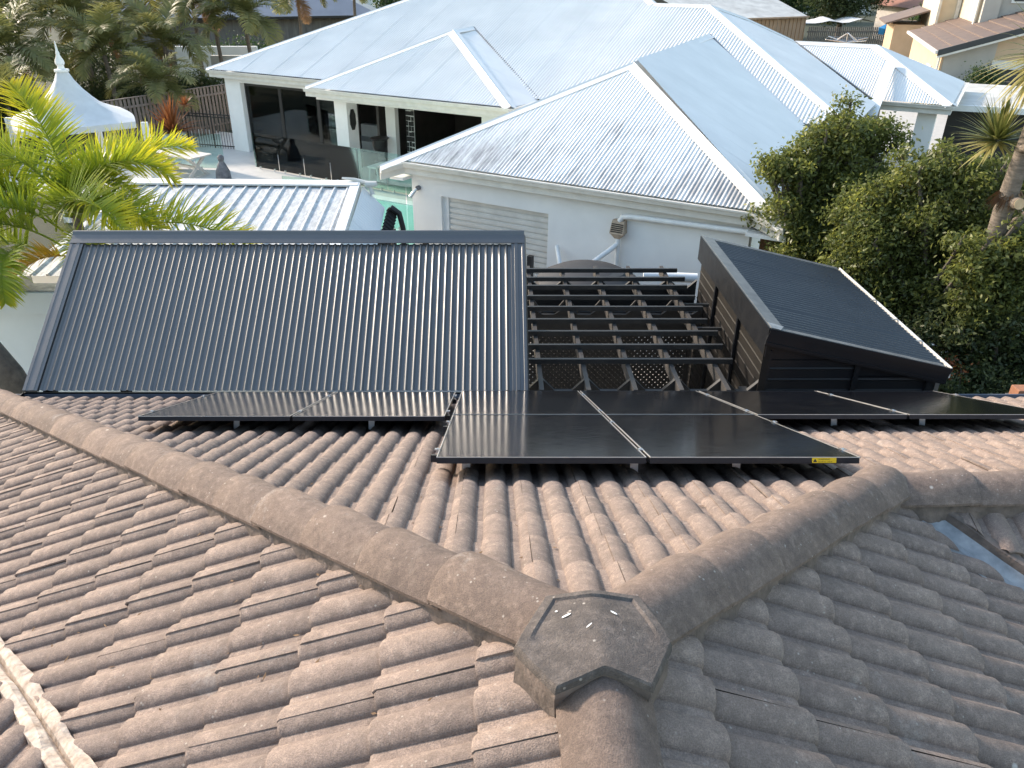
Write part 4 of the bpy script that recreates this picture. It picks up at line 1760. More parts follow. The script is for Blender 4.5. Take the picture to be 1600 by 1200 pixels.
glass_fence([H(-22.3, 20.30, 0), H(-11.2, 20.05, 0)], 'long frameless glass fence before the patio columns')
glass_fence([H(-25.1, 18.6, 0), H(-23.0, 19.55, 0)], 'short angled glass fence behind the white table')
glass_fence([H(-16.8, 16.2, 0), H(-10.5, 17.6, 0)], 'lower glass fence standing over the green pool')

# patio furniture
tb = thing('patio_table', 'white wooden patio table on crossed legs', 'table', H(-23.9, 18.3, 0))
for i in range(5):
    m = MB()
    w0 = 17.85 + i * .19
    m.box(-25.0, -22.72, w0, w0 + .184, .705, .75, H)
    m.build('top_board', 'table_wood', tb)
m = MB()
m.box(-24.5, -23.1, 18.27, 18.37, .28, .36, H)
m.build('stretcher', 'table_wood', tb)
for u in (-24.6, -23.0):
    for sg in (-1, 1):
        m = MB()
        m.beam(H(u + .001 * sg, 18.32 - sg * .38, .05), H(u + .001 * sg, 18.32 + sg * .38, .70), .09, .07, UD)
        m.build('leg', 'table_wood', tb)
    m = MB()
    m.box(u - .05, u + .05, 17.88, 18.76, 0, .06, H)
    m.build('foot', 'table_wood', tb)
bn = thing('patio_bench', 'small white bench between column and garage roof', 'bench', H(-17.3, 21.6, 0))
m = MB()
m.box(-17.62, -17.25, 20.95, 22.25, .44, .50, H)
m.build('seat', 'white_paint', bn)
for u in (-17.58, -17.29):
    for w in (21.05, 22.12):
        m = MB()
        m.beam(H(u, w, .44), H(u + (.06 if u > -17.4 else -.06), w, 0), .05, .05, (0, 1, 0))
        m.build('leg', 'white_paint', bn)
ur = thing('black_urn', 'black urn planter on a pedestal beside the patio column', 'urn', H(-17.75, 21.9, 0))
m = MB()
m.lathe([(.24, 0), (.24, .5), (.20, .55)], H(-17.75, 21.9, 0), 20)
m.build('pedestal', 'iron', ur, smooth=True)
m = MB()
m.lathe([(.13, .55), (.08, .62), (.07, .70), (.2, .82), (.26, 1.0), (.27, 1.2), (.33, 1.26), (.30, 1.28)], H(-17.75, 21.9, 0), 24)
m.build('bowl', 'iron', ur, smooth=True)
va = MB()
va.lathe([(.28, 0), (.22, .12), (.10, .22), (.2, .4), (.34, .8), (.36, 1.05), (.26, 1.35), (.12, 1.5), (.13, 1.6), (.2, 1.68)], H(-23.45, 23.0, 0), 28)
tag(va.build('floor_vase', 'bronze', smooth=True), 'tall bronze floor vase behind the dark patio window', 'vase')
so_ = thing('sofa', 'pale sofa inside the dark patio window', 'sofa', H(-20.3, 24.6, 0))
m = MB()
m.box(-21.2, -19.2, 24.2, 25.0, .1, .5, H)
m.build('seat', 'white_paint', so_, bevel=.04)
m = MB()
m.box(-21.2, -19.2, 25.0, 25.3, .1, .95, H)
m.build('backrest', 'white_paint', so_, bevel=.04)
lc = thing('lace_screen', 'narrow black fretwork screen inside the open patio', 'screen', H(-17.0, 22.7, 0))
m = MB()
m.box(-17.2, -16.85, 22.72, 22.74, 0, 2.65, H)
m.build('backing', 'white_paint', lc)
rr = random.Random(2)
m = MB()
for i in range(15):
    for j in range(3):
        z, u = .03 + i * .175, -17.2 + j * .118
        m.box(u, u + .112 * rr.uniform(.7, 1), 22.70, 22.719, z, z + .165 * rr.uniform(.75, 1), H)
stuff(m.build('fretwork', 'iron', lc))


def arm_chair(u, w, mat, label, cushion=None):
    t = thing('patio_chair', label, 'chair', H(u, w, 0))
    m = MB()
    m.box(u - .3, u + .3, w - .3, w + .3, .38, .44, H)
    m.build('seat', mat, t)
    for i in range(7):
        m = MB()
        x = u - .27 + i * .09
        m.box(x - .02, x + .02, w - .32, w - .29, .44, .98, H)
        m.build('back_slat', mat, t)
    m = MB()
    m.box(u - .32, u + .32, w - .325, w - .285, .98, 1.03, H)
    m.build('top_rail', mat, t)
    for a in (-.28, .28):
        for b in (-.28, .28):
            m = MB()
            m.box(u + a - .025, u + a + .025, w + b - .025, w + b + .025, 0, .38, H)
            m.build('leg', mat, t)
    if cushion:
        m = MB()
        m.box(u - .25, u + .25, w - .28, w - .18, .46, 1.0, H)
        m.build('cushion', cushion, t, bevel=.04)
    return t


arm_chair(-15.55, 22.9, 'wicker', 'brown slatted chair inside the open patio')
arm_chair(-13.3, 22.9, 'iron', 'black chair with red cushion inside the open patio', 'red_cloth')
dt = thing('dining_table', 'low black table with a white tray inside the open patio', 'table', H(-16.3, 23.6, 0))
m = MB()
m.box(-16.7, -15.9, 23.3, 24.2, .42, .46, H)
m.build('top', 'iron', dt)
m = MB()
m.box(-16.55, -16.15, 23.35, 23.75, .462, .49, H)
m.build('tray', 'white_paint', dt)
m = MB()
m.box(-16.4, -16.2, 23.6, 23.8, 0, .42, H)
m.build('pedestal', 'iron', dt)
sta = MB()
sc0 = H(-22.07, 18.6, 0)
sta.lathe([(.26, 0), (.24, .25), (.14, .50), (.08, .60), (.11, .68), (.11, .76), (.05, .82)], sc0, 16)
tag(sta.build('garden_statue', 'stone_grey', smooth=True), 'small dark seated garden statue on the terrace', 'statue')

# gazebo with finial
gz = thing('gazebo', 'white tent gazebo with swept roof and pointed finial', 'gazebo', (-12.65, 24.6, 0))
gc = (-12.65, 24.6, 0)
m = MB()
pr = [(1.95, 2.30), (1.95, 2.48), (1.65, 2.58), (1.3, 2.72), (1.0, 2.88), (.72, 3.08), (.48, 3.30), (.28, 3.56), (.16, 3.80)]
for r_, z in pr:
    for i in range(32):
        a = 2 * math.pi * i / 32 + R(31)
        # square plan softening to a point
        sq = 1 / max(abs(math.cos(a - R(31))), abs(math.sin(a - R(31))))
        f = .75 if r_ > 1 else .75 * r_
        rr_ = r_ * ((1 - f) + f * sq * .8)
        m.v.append((gc[0] + rr_ * math.cos(a), gc[1] + rr_ * math.sin(a), z))
for k in range(len(pr) - 1):
    for i in range(32):
        a, b = k * 32 + i, k * 32 + (i + 1) % 32
        m.f.append((a, b, b + 32, a + 32))
m.build('canopy', 'sail_white', gz, smooth=True)
m = MB()
m.lathe([(.20, 3.80), (.20, 3.86), (.10, 3.88), (.09, 3.95), (.13, 4.02), (.12, 4.10), (.05, 4.25), (.055, 4.30), (.035, 4.36), (.012, 4.62)], gc, 14)
m.build('finial', 'white_paint', gz, smooth=True)
for x, y in ((-10.35, 24.15), (-12.3, 22.2), (-14.8, 24.9), (-13.1, 26.9)):
    m = MB()
    m.box(x - .09, x - .02, y - .05, y + .05, 0, 2.45)
    m.box(x + .02, x + .09, y - .05, y + .05, 0, 2.45)
    m.box(x - .02, x + .02, y - .03, y + .03, 0, 2.45)
    m.build('post', 'white_paint', gz)

# timber fence and gate left of the house
tf = thing('timber_fence', 'brown vertical slat timber fence left of the white house', 'fence', (-13, 34, 0))
fa, fb = Vector((-15.0, 31.2, 0)), Vector((-10.4, 38.0, 0))
n_f = 46
for i in range(n_f):
    p = fa.lerp(fb, i / n_f)
    q = fa.lerp(fb, (i + .62) / n_f)
    m = MB()
    m.beam(p + Vector((0, 0, .95)), q + Vector((0, 0, .95)), .02, 1.9)
    m.build('slat', 'timber', tf)
for z in (.35, 1.6):
    m = MB()
    off = Vector((.1, -.07, 0)) * -.3
    m.beam(fa + Vector((0, 0, z)) - off, fb + Vector((0, 0, z)) - off, .04, .08)
    m.build('rail', 'timber', tf)
m = MB()
m.beam(fa + Vector((0, 0, 1.93)), fb + Vector((0, 0, 1.93)), .09, .03)
m.build('top_rail', 'timber', tf)
gtf = thing('pool_gate', 'black tubular pool gate before the timber fence', 'gate', (-10.8, 32.4, 0))
ga, gb_ = Vector((-12.35, 32.75, 0)), Vector((-9.95, 32.0, 0))
for z in (.1, 1.2, 1.3):
    m = MB()
    m.beam(ga + Vector((0, 0, z)), gb_ + Vector((0, 0, z)), .03, .04)
    m.build('rail', 'iron', gtf)
for i in range(22):
    p = ga.lerp(gb_, i / 21)
    m = MB()
    w = .05 if i in (0, 10, 21) else .016
    m.box(p.x - w / 2, p.x + w / 2, p.y - w / 2, p.y + w / 2, 0, 1.32 if w < .03 else 1.45)
    m.build('picket' if w < .03 else 'post', 'iron', gtf)

# carport and drive on the right
cpt = thing('carport', 'pale flat-roofed carport with its shaded opening filled in black beyond the white house', 'carport', (17, 28, 0))
m = MB()
m.prism([(14.45, 26.0, 2.55), (24.0, 22.0, 2.55), (26.0, 26.5, 2.55), (17.0, 31.0, 2.55)], (0, 0, .12))
m.build('roof', 'pale_roof', cpt)
m = MB()
m.prism([(14.35, 25.85, 2.50), (24.0, 21.8, 2.50), (24.04, 21.9, 2.50), (14.40, 25.97, 2.50)], (0, 0, .18))
m.build('fascia', 'white_paint', cpt)
m = MB()
m.prism([(14.6, 26.3, 0), (24.0, 22.4, 0), (24.05, 22.5, 0), (14.65, 26.4, 0)], (0, 0, 2.5))
m.build('wall', 'iron', cpt)  # black sheet drawn for the deep shade under the carport roof
hb(-1.75, -1.25, 27.5, 28.0, 0, 2.75, 'column', 'white_wall')
hb(-6, -3.0, 29.5, 29.7, 0, 2.75, 'wall', 'white_wall')
pb = MB()
pb.beam(H(-2.92, 28.9, 3.86), H(-2.80, 25.6, 2.75), .30, .05)
tag(pb.build('leaning_board', 'white_paint'), 'long white board leaning on the right wing of the white roof', 'board')

# ------------------------------------------------------------------ far buildings
def far_box(pts, z0, z1):
    m = MB()
    m.prism([(x, y, z0) for x, y in pts], (0, 0, z1 - z0))
    return m


# slate-blue roofed house behind the palms
bh = thing('blue_roof_house', 'distant house with slate blue roof behind the palms', 'house', (-18, 64, 0))
far_box([(-28, 62.5), (-9.5, 67.5), (-11, 76), (-30, 71)], 0, 2.8).build('wall', 'grey_timber', bh)
m = MB()
a, b, c_, d_ = Vector((-28.8, 61.6, 2.9)), Vector((-8.8, 67.0, 2.9)), Vector((-10.4, 77, 2.9)), Vector((-30.5, 71.6, 2.9))
e_, f_ = Vector((-25, 68, 5.0)), Vector((-14.2, 71.2, 5.0))
m.add([a, b, c_, d_, e_, f_], [(0, 1, 5, 4), (1, 2, 5), (2, 3, 4, 5), (3, 0, 4)])
m.build('roof', 'blue_roof', bh)
m = MB()
m.beam(a + Vector((0, -.05, -.08)), b + Vector((0, -.05, -.08)), .12, .16)
m.build('gutter', 'iron', bh)
# pale garden walls glimpsed between trunks
gw = MB()
gw.box(-19.5, -14.5, 52, 52.3, 0, 2.0)
tag(gw.build('garden_wall', 'white_wall'), 'pale blue-white garden wall glimpsed through the palm trunks', 'wall')
gw = MB()
gw.box(-16.0, -10.5, 47.8, 48.1, 0, 1.9)
tag(gw.build('stone_wall', 'pale_roof'), 'low pale stone wall beside the white roof corner', 'wall')

# tan steel shed
ts = thing('tan_shed', 'tan ribbed steel shed with pale roof behind the white house', 'shed', (19, 70, 0))
P0, P1, P2, P3 = Vector((14.0, 64.2, 0)), Vector((25.0, 69.2, 0)), Vector((20.5, 79.5, 0)), Vector((9.5, 74.5, 0))
for nm, p, q in (('wall', P0, P1), ('wall', P1, P2)):
    d = (q - p)
    n = int(d.length / .4)
    m = MB()
    nv = Vector((d.y, -d.x, 0)).normalized()
    for i in range(n):
        s, e = p + d * (i / n), p + d * ((i + .8) / n)
        s2 = p + d * ((i + 1) / n)
        for v0, v1, o0, o1 in ((s, e, 0, 0), (e, s2, .05, .05)):
            m.add([v0 + nv * o0, v1 + nv * o1, v1 + nv * o1 + Vector((0, 0, 2.6)), v0 + nv * o0 + Vector((0, 0, 2.6))], [(0, 1, 2, 3)])
    m.build(nm, 'tan_steel', ts)
m = MB()
up = Vector((0, 0, 2.65))
rp = (P0 + P3) / 2 + Vector((0, 0, 4.3))
rq = (P1 + P2) / 2 + Vector((0, 0, 4.3))
k = (P0 - P3).normalized() * .3
m.add([P0 + up + k, P1 + up + k, rq, rp], [(0, 1, 2, 3)])
m.add([P3 + up - k, P2 + up - k, rq, rp], [(3, 2, 1, 0)])
m.build('roof', 'pale_roof', ts)
m = MB()
m.add([P1 + Vector((0, 0, 2.6)), P2 + Vector((0, 0, 2.6)), rq], [(0, 1, 2)])
m.build('gable', 'tan_steel', ts)
m = MB()
m.beam(P0 + up + k, P1 + up + k, .12, .12)
m.build('gutter', 'tan_steel', ts)

# far paling fence, cloth shade and clothes line
ff = thing('far_fence', 'distant grey paling fence between tan shed and hedge', 'fence', (28, 69, 0))
for i in range(44):
    x = 25.3 + i * .16
    m = MB()
    m.box(x, x + .10, 69.0, 69.03, 0, 1.9)
    m.build('paling', 'grey_timber', ff)
for z in (.4, 1.5):
    m = MB()
    m.box(25.2, 32.4, 69.04, 69.1, z, z + .09)
    m.build('rail', 'grey_timber', ff)
ss = MB()
n = 12
for i in range(n + 1):
    for j in range(5):
        x, y = 25.6 + i * .55, 71.5 + j * .8
        z = 2.0 + .45 * math.exp(-((i - 4.2) / 1.3) ** 2 - ((j - 2) / 2.2) ** 2) + .35 * math.exp(-((i - 9) / 1.6) ** 2)
        ss.v.append((x, y, z))
for i in range(n):
    for j in range(4):
        a = i * 5 + j
        ss.f.append((a, a + 5, a + 6, a + 1))
tag(ss.build('shade_canopy', 'sail_white', smooth='all'), 'distant white canopy top behind the grey paling fence', 'canopy')
cl = thing('clothes_line', 'rotary clothes line before the distant grey fence', 'clothes line', (25.6, 62.0, 0))
cc = Vector((25.6, 62.0, 0))
m = MB()
m.tube([cc, cc + Vector((0, 0, 2.0))], .035, 8)
m.build('pole', 'aluminium', cl)
for i in range(4):
    a = R(20 + 90 * i)
    tip = cc + Vector((1.9 * math.cos(a), 1.9 * math.sin(a), 1.62))
    m = MB()
    m.tube([cc + Vector((0, 0, 1.35)), tip], .035, 6)
    m.build('arm', 'aluminium', cl)
    m = MB()
    m.tube([cc + Vector((0, 0, 2.0)), cc + Vector((.95 * math.cos(a), .95 * math.sin(a), 1.49))], .03, 6)
    m.build('strut', 'aluminium', cl)
    for f in (.55, .8, 1.0):
        b = R(20 + 90 * (i + 1))
        q1_ = cc + Vector((1.9 * f * math.cos(a), 1.9 * f * math.sin(a), 1.35 + .27 * f))
        q2_ = cc + Vector((1.9 * f * math.cos(b), 1.9 * f * math.sin(b), 1.35 + .27 * f))
        m = MB()
        m.tube([q1_, q2_], .008, 4)
        m.build('line', 'aluminium', cl)
bt = MB()
bt.add([(30.2, 67.5, 1.95), (30.75, 67.5, 2.25), (30.95, 67.45, 1.85), (30.6, 67.35, 1.45), (30.3, 67.55, 1.5), (30.6, 67.2, 1.9)], [(0, 5, 1), (1, 5, 2), (2, 5, 3), (3, 5, 4), (4, 5, 0)])
tag(bt.build('blue_cloth', 'blue_cloth'), 'small bright blue cloth hanging before the dark tree', 'cloth')

# beige two storey house at top right
be = thing('beige_house', 'beige two storey house with brown tiled roofs and charcoal garage door', 'house', (27, 46, 0))
bo = Vector((21.9, 41.9, 0))
bs_, bf_ = Vector((3.7, 10.6, 0)).normalized(), Vector((10.6, -3.7, 0)).normalized()     # along the side wall, along the front


def BH(s, f, z): return bo + bs_ * s + bf_ * f + Vector((0, 0, z))


def bbox(s0, s1, f0, f1, z0, z1, name, mat, parent=be):
    m = MB()
    m.box(s0, s1, f0, f1, z0, z1, BH)
    return m.build(name, mat, parent)


SLP = math.tan(R(18))
m = MB()
m.prism([BH(.3, .3, 0), BH(12.5, .3, 0), BH(12.5, .3, 2.62), BH(.3, .3, 2.62)], bf_ * .1)
m.build('side_wall', 'render_orange', be)
m = MB()
m.prism([BH(.3, .41, 0), BH(.3, 2.6, 0), BH(.3, 2.6, 3.25), BH(.3, .41, 2.62)], bs_ * .1)
m.build('front_wall', 'render_grey', be)
m = MB()
m.prism([BH(.3, 2.6, 2.0), BH(.3, 10, 2.0), BH(.3, 10, 5.4), BH(.3, 2.6, 3.25)], bs_ * .1)
m.build('front_wall', 'render_orange', be)
bbox(.22, .295, 2.55, 10, 1.95, 2.35, 'band', 'cream_paint')
for i in range(6):
    m = MB()
    m.box(.42, .46, 2.6, 9, .02 + i * .34, .34 + i * .34, BH)
    m.build('garage_door_panel', 'charcoal_door', be)
# low left roof slope, rising to the right, laid in tile courses
ncs = 9
for i in range(ncs):
    f0, f1 = i * .62, (i + 1) * .62 + .05
    m = MB()
    lf = .0 + .05
    m.hexa([BH(-.2, f0, 2.68 + f0 * SLP), BH(12.7, f0, 2.68 + f0 * SLP), BH(12.7, f1, 2.64 + f1 * SLP), BH(-.2, f1, 2.64 + f1 * SLP),
            BH(-.2, f0, 2.76 + f0 * SLP), BH(12.7, f0, 2.76 + f0 * SLP), BH(12.7, f1, 2.70 + f1 * SLP), BH(-.2, f1, 2.70 + f1 * SLP)])
    m.build('tile_course', 'brown_tile', be)
m = MB()
for f0, f1 in ((0, 5.6),):
    m.hexa([BH(-.28, f0, 2.50 + f0 * SLP), BH(-.18, f0, 2.50 + f0 * SLP), BH(-.18, f1, 2.50 + f1 * SLP), BH(-.28, f1, 2.50 + f1 * SLP),
            BH(-.28, f0, 2.78 + f0 * SLP), BH(-.18, f0, 2.78 + f0 * SLP), BH(-.18, f1, 2.78 + f1 * SLP), BH(-.28, f1, 2.78 + f1 * SLP)])
m.build('barge_board', 'charcoal_door', be)
m = MB()
m.hexa([BH(-.26, 0, 2.40), BH(-.16, 0, 2.40), BH(-.16, 5.6, 2.40 + 5.6 * SLP), BH(-.26, 5.6, 2.40 + 5.6 * SLP),
        BH(-.26, 0, 2.50), BH(-.16, 0, 2.50), BH(-.16, 5.6, 2.50 + 5.6 * SLP), BH(-.26, 5.6, 2.50 + 5.6 * SLP)])
m.build('trim', 'cream_paint', be)
bbox(-.25, 12.7, -.13, -.01, 2.60, 2.74, 'gutter', 'cream_paint')
for s0 in (2.6,):
    w_ = bbox(s0, s0 + 1.6, .24, .295, .5, 1.75, 'window', 'cream_paint')
    for j in (0, 1):
        m = MB()
        m.box(s0 + .1 + j * .75, s0 + .75 + j * .75, .22, .239, .6, 1.65, BH)
        m.build('pane', 'charcoal_door', w_)
m = MB()
m.tube([BH(.25, .2, 2.55), BH(.25, .2, 0)], .05, 8)
m.build('downpipe', 'cream_paint', be)
# upper storey
bbox(12.75, 20, 1.3, 12, 2.6, 9.0, 'upper_wall', 'render_cream')
bbox(7.3, 12.74, 2.55, 12, 2.9, 9.0, 'upper_wall', 'render_cream')
bbox(6.75, 7.29, 2.7, 3.5, 2.9, 9.0, 'pier', 'render_grey')
bbox(7.0, 7.29, 3.5, 12, 3.1, 9.0, 'upper_wall', 'render_grey')
w_ = bbox(6.93, 6.99, 4.0, 8, 4.6, 7.0, 'window', 'white_paint')
m = MB()
m.box(6.90, 6.929, 4.12, 7.9, 4.7, 6.9, BH)
m.build('pane', 'charcoal_door', w_)
bbox(12.6, 12.749, 1.3, 1.45, 3.0, 9, 'corner_trim', 'cream_paint')
bbox(12.6, 12.749, 2.3, 2.5, 3.4, 9, 'corner_trim', 'cream_paint')
bbox(7.2, 7.5, 2.47, 2.549, 3.4, 9, 'corner_trim', 'cream_paint')
m = MB()
m.hexa([BH(15.4, -1.2, 2.9), BH(21, -1.2, 2.9), BH(21, 1.25, 3.7), BH(15.4, 1.25, 3.7), BH(15.4, -1.2, 3.0), BH(21, -1.2, 3.0), BH(21, 1.25, 3.8), BH(15.4, 1.25, 3.8)])
m.build('rear_roof', 'brown_tile', be)
bbox(15.9, 21, -.6, 1.25, 0, 2.88, 'rear_wall', 'render_orange')
rh_ = thing('red_roof_house', 'distant house with red tiled hip roof above the hedge', 'house', (41, 72, 0))
m = MB()
m.box(36.2, 50, 70, 82, 0, 3.0)
m.build('wall', 'render_grey', rh_)
m = MB()
q = [Vector((35.4, 69.2, 3.0)), Vector((51, 69.2, 3.0)), Vector((51, 83, 3.0)), Vector((35.4, 83, 3.0)), Vector((41.5, 75.5, 5.6)), Vector((45, 75.5, 5.6))]
m.add(q, [(0, 1, 5, 4), (1, 2, 5), (2, 3, 4, 5), (3, 0, 4)])
m.build('roof', 'red_tile', rh_)
m = MB()
m.beam(q[0] + Vector((0, -.05, -.1)), q[1] + Vector((0, -.05, -.1)), .14, .2)
m.build('gutter', 'cream_paint', rh_)
for i in range(6):
    m = MB()
    a_, b_ = q[0].lerp(q[4], (i + .5) / 7), q[1].lerp(q[5], (i + .5) / 7)
    m.beam(a_ + Vector((0, 0, .02)), b_ + Vector((0, 0, .02)), .10, .09)
    m.build('tile_course', 'red_tile', rh_)
for i, (x, y, w) in enumerate(((4, 118, 14), (24, 126, 16), (46, 120, 12), (-24, 118, 15), (-50, 120, 15))):
    hs = thing('far_house', ('hazy far house behind the main white roof ridge', 'hazy far house behind the tan shed', 'hazy far house behind the dark tree', 'hazy far house behind the slate blue roof', 'hazy far house behind the leftmost palms')[i], 'house', (x, y, 0), 'far houses beyond the gardens')
    m = MB()
    m.box(x - w / 2, x + w / 2, y, y + 9, 0, 3)
    m.build('wall', 'white_wall', hs)
    m = MB()
    q = [Vector((x - w / 2 - .5, y - .6, 3)), Vector((x + w / 2 + .5, y - .6, 3)), Vector((x + w / 2 + .5, y + 9.6, 3)), Vector((x - w / 2 - .5, y + 9.6, 3)), Vector((x - w / 4, y + 4.5, 5.2)), Vector((x + w / 4, y + 4.5, 5.2))]
    m.add(q, [(0, 1, 5, 4), (1, 2, 5), (2, 3, 4, 5), (3, 0, 4)])
    m.build('roof', ('pale_roof', 'brown_tile', 'red_tile', 'blue_roof', 'brown_tile')[i], hs)

# parked car under the right wing
pcx = Vector((11.9, 30.4, 0))
ca = thing('parked_car', 'white car parked under the right wing of the white house', 'car', pcx)
ang = R(-31 + 90)
cd, cs = Vector((math.sin(R(31)), math.cos(R(31)), 0)), Vector((math.cos(R(31)), -math.sin(R(31)), 0))


def CA(l, s, z): return pcx + cd * l + cs * s + Vector((0, 0, z))


prof = [(-2.1, .35, .78), (-2.05, .70, .84), (-1.2, .92, .86), (-.75, .98, .86)]
m = MB()
sec = [(-2.15, .3), (-2.15, .65), (-1.95, .80), (-1.0, .95), (1.9, .98), (2.1, .75), (2.1, .3)]
m.prism([CA(l, -.86, z) for l, z in sec], cs * 1.72)
m.build('body', 'car_white', ca, bevel=.06)
m = MB()
lo_ = [CA(-1.0, -.80, .95), CA(-1.0, .80, .95), CA(1.85, .80, .98), CA(1.85, -.80, .98)]
hi_ = [CA(-.25, -.62, 1.46), CA(-.25, .62, 1.46), CA(1.45, .62, 1.46), CA(1.45, -.62, 1.46)]
m.hexa(lo_ + hi_)
m.build('cabin_glass', 'iron', ca, bevel=.03)
m = MB()
m.hexa([CA(-.3, -.64, 1.44), CA(-.3, .64, 1.44), CA(1.5, .64, 1.44), CA(1.5, -.64, 1.44), CA(-.15, -.58, 1.50), CA(-.15, .58, 1.50), CA(1.4, .58, 1.50), CA(1.4, -.58, 1.50)])
m.build('car_roof', 'car_white', ca, bevel=.02)
for l in (-1.35, 1.3):
    for s in (-.80, .80):
        m = MB()
        m.tube([CA(l, s - .1, .31), CA(l, s + .1, .31)], .31, 18)
        m.build('wheel', 'iron', ca)

# ------------------------------------------------------------------ vegetation


def frond_mesh(name, length, a0, a1, pairs, ll, mat, seed, vee=.5, droop=.35, w=.022, twist=0.0, t0=.16, seg=3, tipy=1.0, vr=.22):
    """feather leaf: rachis bending from angle a0 to a1 above the horizon along +x, leaflets both sides"""
    rr = random.Random(seed)
    m = MB()
    tint = []
    N = 18
    pts = [Vector((0, 0, 0))]
    for i in range(N):
        f = (i + .5) / N
        a = R(a0 + (a1 - a0) * f ** 1.15)
        pts.append(pts[-1] + Vector((math.cos(a), math.sin(twist * f) * .5, math.sin(a))) * (length / N))

    def at(f):
        x = f * N
        i = min(int(x), N - 1)
        return pts[i].lerp(pts[i + 1], x - i), (pts[i + 1] - pts[i]).normalized()
    rad = [.016 * (1 - .85 * i / N) * (length / 2) ** .5 for i in range(N + 1)]
    m.tube(pts, rad, 5)
    tint += [.35] * len(m.v)
    for i in range(pairs):
        f = t0 + (1 - t0) * (i + .5) / pairs
        env = math.sin(math.pi * min(1, .18 + .80 * (f - t0) / (1 - t0))) ** .6
        for sg in (-1, 1):
            ff_ = min(.995, f + rr.uniform(-.006, .006))
            p, d = at(ff_)
            side = Vector((0, 1, 0)) * sg
            side = (side - d * side.dot(d)).normalized()
            nrm = d.cross(Vector((0, 1, 0)))
            nrm = -nrm if nrm.z < 0 else nrm
            if d.z < -.2:
                nrm = (nrm + Vector((0, 0, .4))).normalized()
            fw = .35 + .75 * f + rr.uniform(-.12, .12)
            v_ = vee * (1.1 - .6 * f) + rr.uniform(-vr, vr)
            dirn = (side + d * fw + nrm * v_).normalized()
            L_ = ll * env * rr.uniform(.82, 1.1)
            wid = w * rr.uniform(.8, 1.15)
            cur = p.copy()
            k = len(m.v)
            tb = .10 + .42 * f + rr.uniform(-.12, .12)
            wv = d.cross(dirn)
            wv = (d - dirn * d.dot(dirn)).normalized()
            for s in range(seg + 1):
                g_ = s / seg
                ww_ = wid * (1 - g_) ** .55 * (.55 + .45 * min(1, g_ * 5)) if s < seg else .0015
                m.v.append(tuple(cur - wv * ww_ * .5))
                m.v.append(tuple(cur + wv * ww_ * .5))
                tt_ = max(0, min(1, tb + g_ * (.28 + .25 * f) * tipy))
                tint += [tt_, tt_]
                if s < seg:
                    cur = cur + dirn * (L_ / seg)
                    dirn = (dirn + Vector((0, 0, -droop * (.5 + g_)))).normalized()
            for s in range(seg):
                a = k + 2 * s
                m.f.append((a, a + 1, a + 3, a + 2))
    me_o = m.build(name, mat, None, tint=tint)
    me = me_o.data
    bpy.data.objects.remove(me_o)
    return me


def put_frond(me, parent, base, az, roll_=0.0, scale=1.0):
    o = bpy.data.objects.new('frond', me)
    col.objects.link(o)
    o.parent = parent
    o.location = Vector(base) - parent.location
    o.rotation_euler = (roll_, 0, az)
    o.scale = (scale,) * 3
    return o


# golden cane palm at the left
gp = thing('golden_palm', 'bright yellow-green feather palm beside the slate patio roof', 'palm', (-6.1, 11.2, 0))
gb0 = Vector((-6.10, 11.2, 3.05))
m = MB()
m.tube([(-6.1, 11.2, 0), (-6.12, 11.2, 1.6), (-6.08, 11.2, 2.9), (-6.05, 11.2, 3.5)], [.11, .09, .08, .05], 12)
m.build('trunk', 'trunk_grey', gp, smooth=True)
spec = [
    # az, a0, a1, length, leaflet, base offset
    (172, 84, -62, 2.15, .50, (-.02, .0, .35)),
    (150, 88, 30, 1.9, .50, (-.05, .1, .35)),
    (12, 82, -58, 1.85, .52, (.0, .0, .30)),
    (-14, 60, -60, 1.55, .50, (.0, -.1, .12)),
    (-6, 34, -40, 2.55, .50, (.10, .1, -.15)),
    (196, 46, -88, 2.25, .48, (-.15, -.25, .0)),
    (182, 60, -58, 2.2, .52, (-.35, .05, .25)),
    (205, 72, -30, 2.0, .50, (-.65, .1, .1)),
    (40, 60, -20, 1.9, .48, (.0, .3, .3)),
    (-60, 40, -50, 1.5, .45, (.05, -.15, .0)),
    (175, 30, -70, 1.9, .48, (-.45, -.1, -.2)),
    (160, 76, -40, 2.0, .5, (-.55, .2, .2)),
    (20, 66, -30, 1.9, .5, (-.5, .3, .2)),
    (-30, 62, -55, 1.8, .5, (-.2, -.2, .2)),
    (215, 55, -70, 2.0, .5, (-.1, -.2, .2)),
]
for i, (az, a0, a1, ln, ll, of) in enumerate(spec):
    me = frond_mesh('frond', ln * 1.1, a0, a1, 150, ll * 1.15, 'leaf_golden', 100 + i, vee=.8, droop=.11, w=.031, vr=1.0)
    put_frond(me, gp, gb0 + Vector(of), R(az), roll_=R(rnd.uniform(-14, 14)))
for i, (az, a0, a1, ln, of) in enumerate(((232, 40, -82, 1.7, (-.55, -.75, -.12)), (185, 30, -84, 1.8, (-.75, -.65, -.05)), (285, 45, -80, 1.35, (-.45, -.8, .0)), (160, 45, -60, 1.6, (-.75, -.5, .1)), (20, 76, -55, 1.5, (-.25, -.1, .3)), (-20, 72, -50, 1.35, (-.1, .1, .1)))):
    me = frond_mesh('frond', ln, a0, a1, 130, .5, 'leaf_golden', 160 + i, vee=.6, droop=.18, w=.032, vr=.6, tipy=.5)
    put_frond(me, gp, gb0 + Vector(of), R(az))
me = frond_mesh('frond', 1.35, 25, -88, 80, .42, 'leaf_dry', 130, vee=.6, droop=.2, w=.032, vr=.5)
put_frond(me, gp, gb0 + Vector((.02, -.25, -.18)), R(215))
m = MB()
m.tube([gb0 + Vector((.15, .1, .2)), gb0 + Vector((.10, .1, 1.55))], [.02, .006], 6)
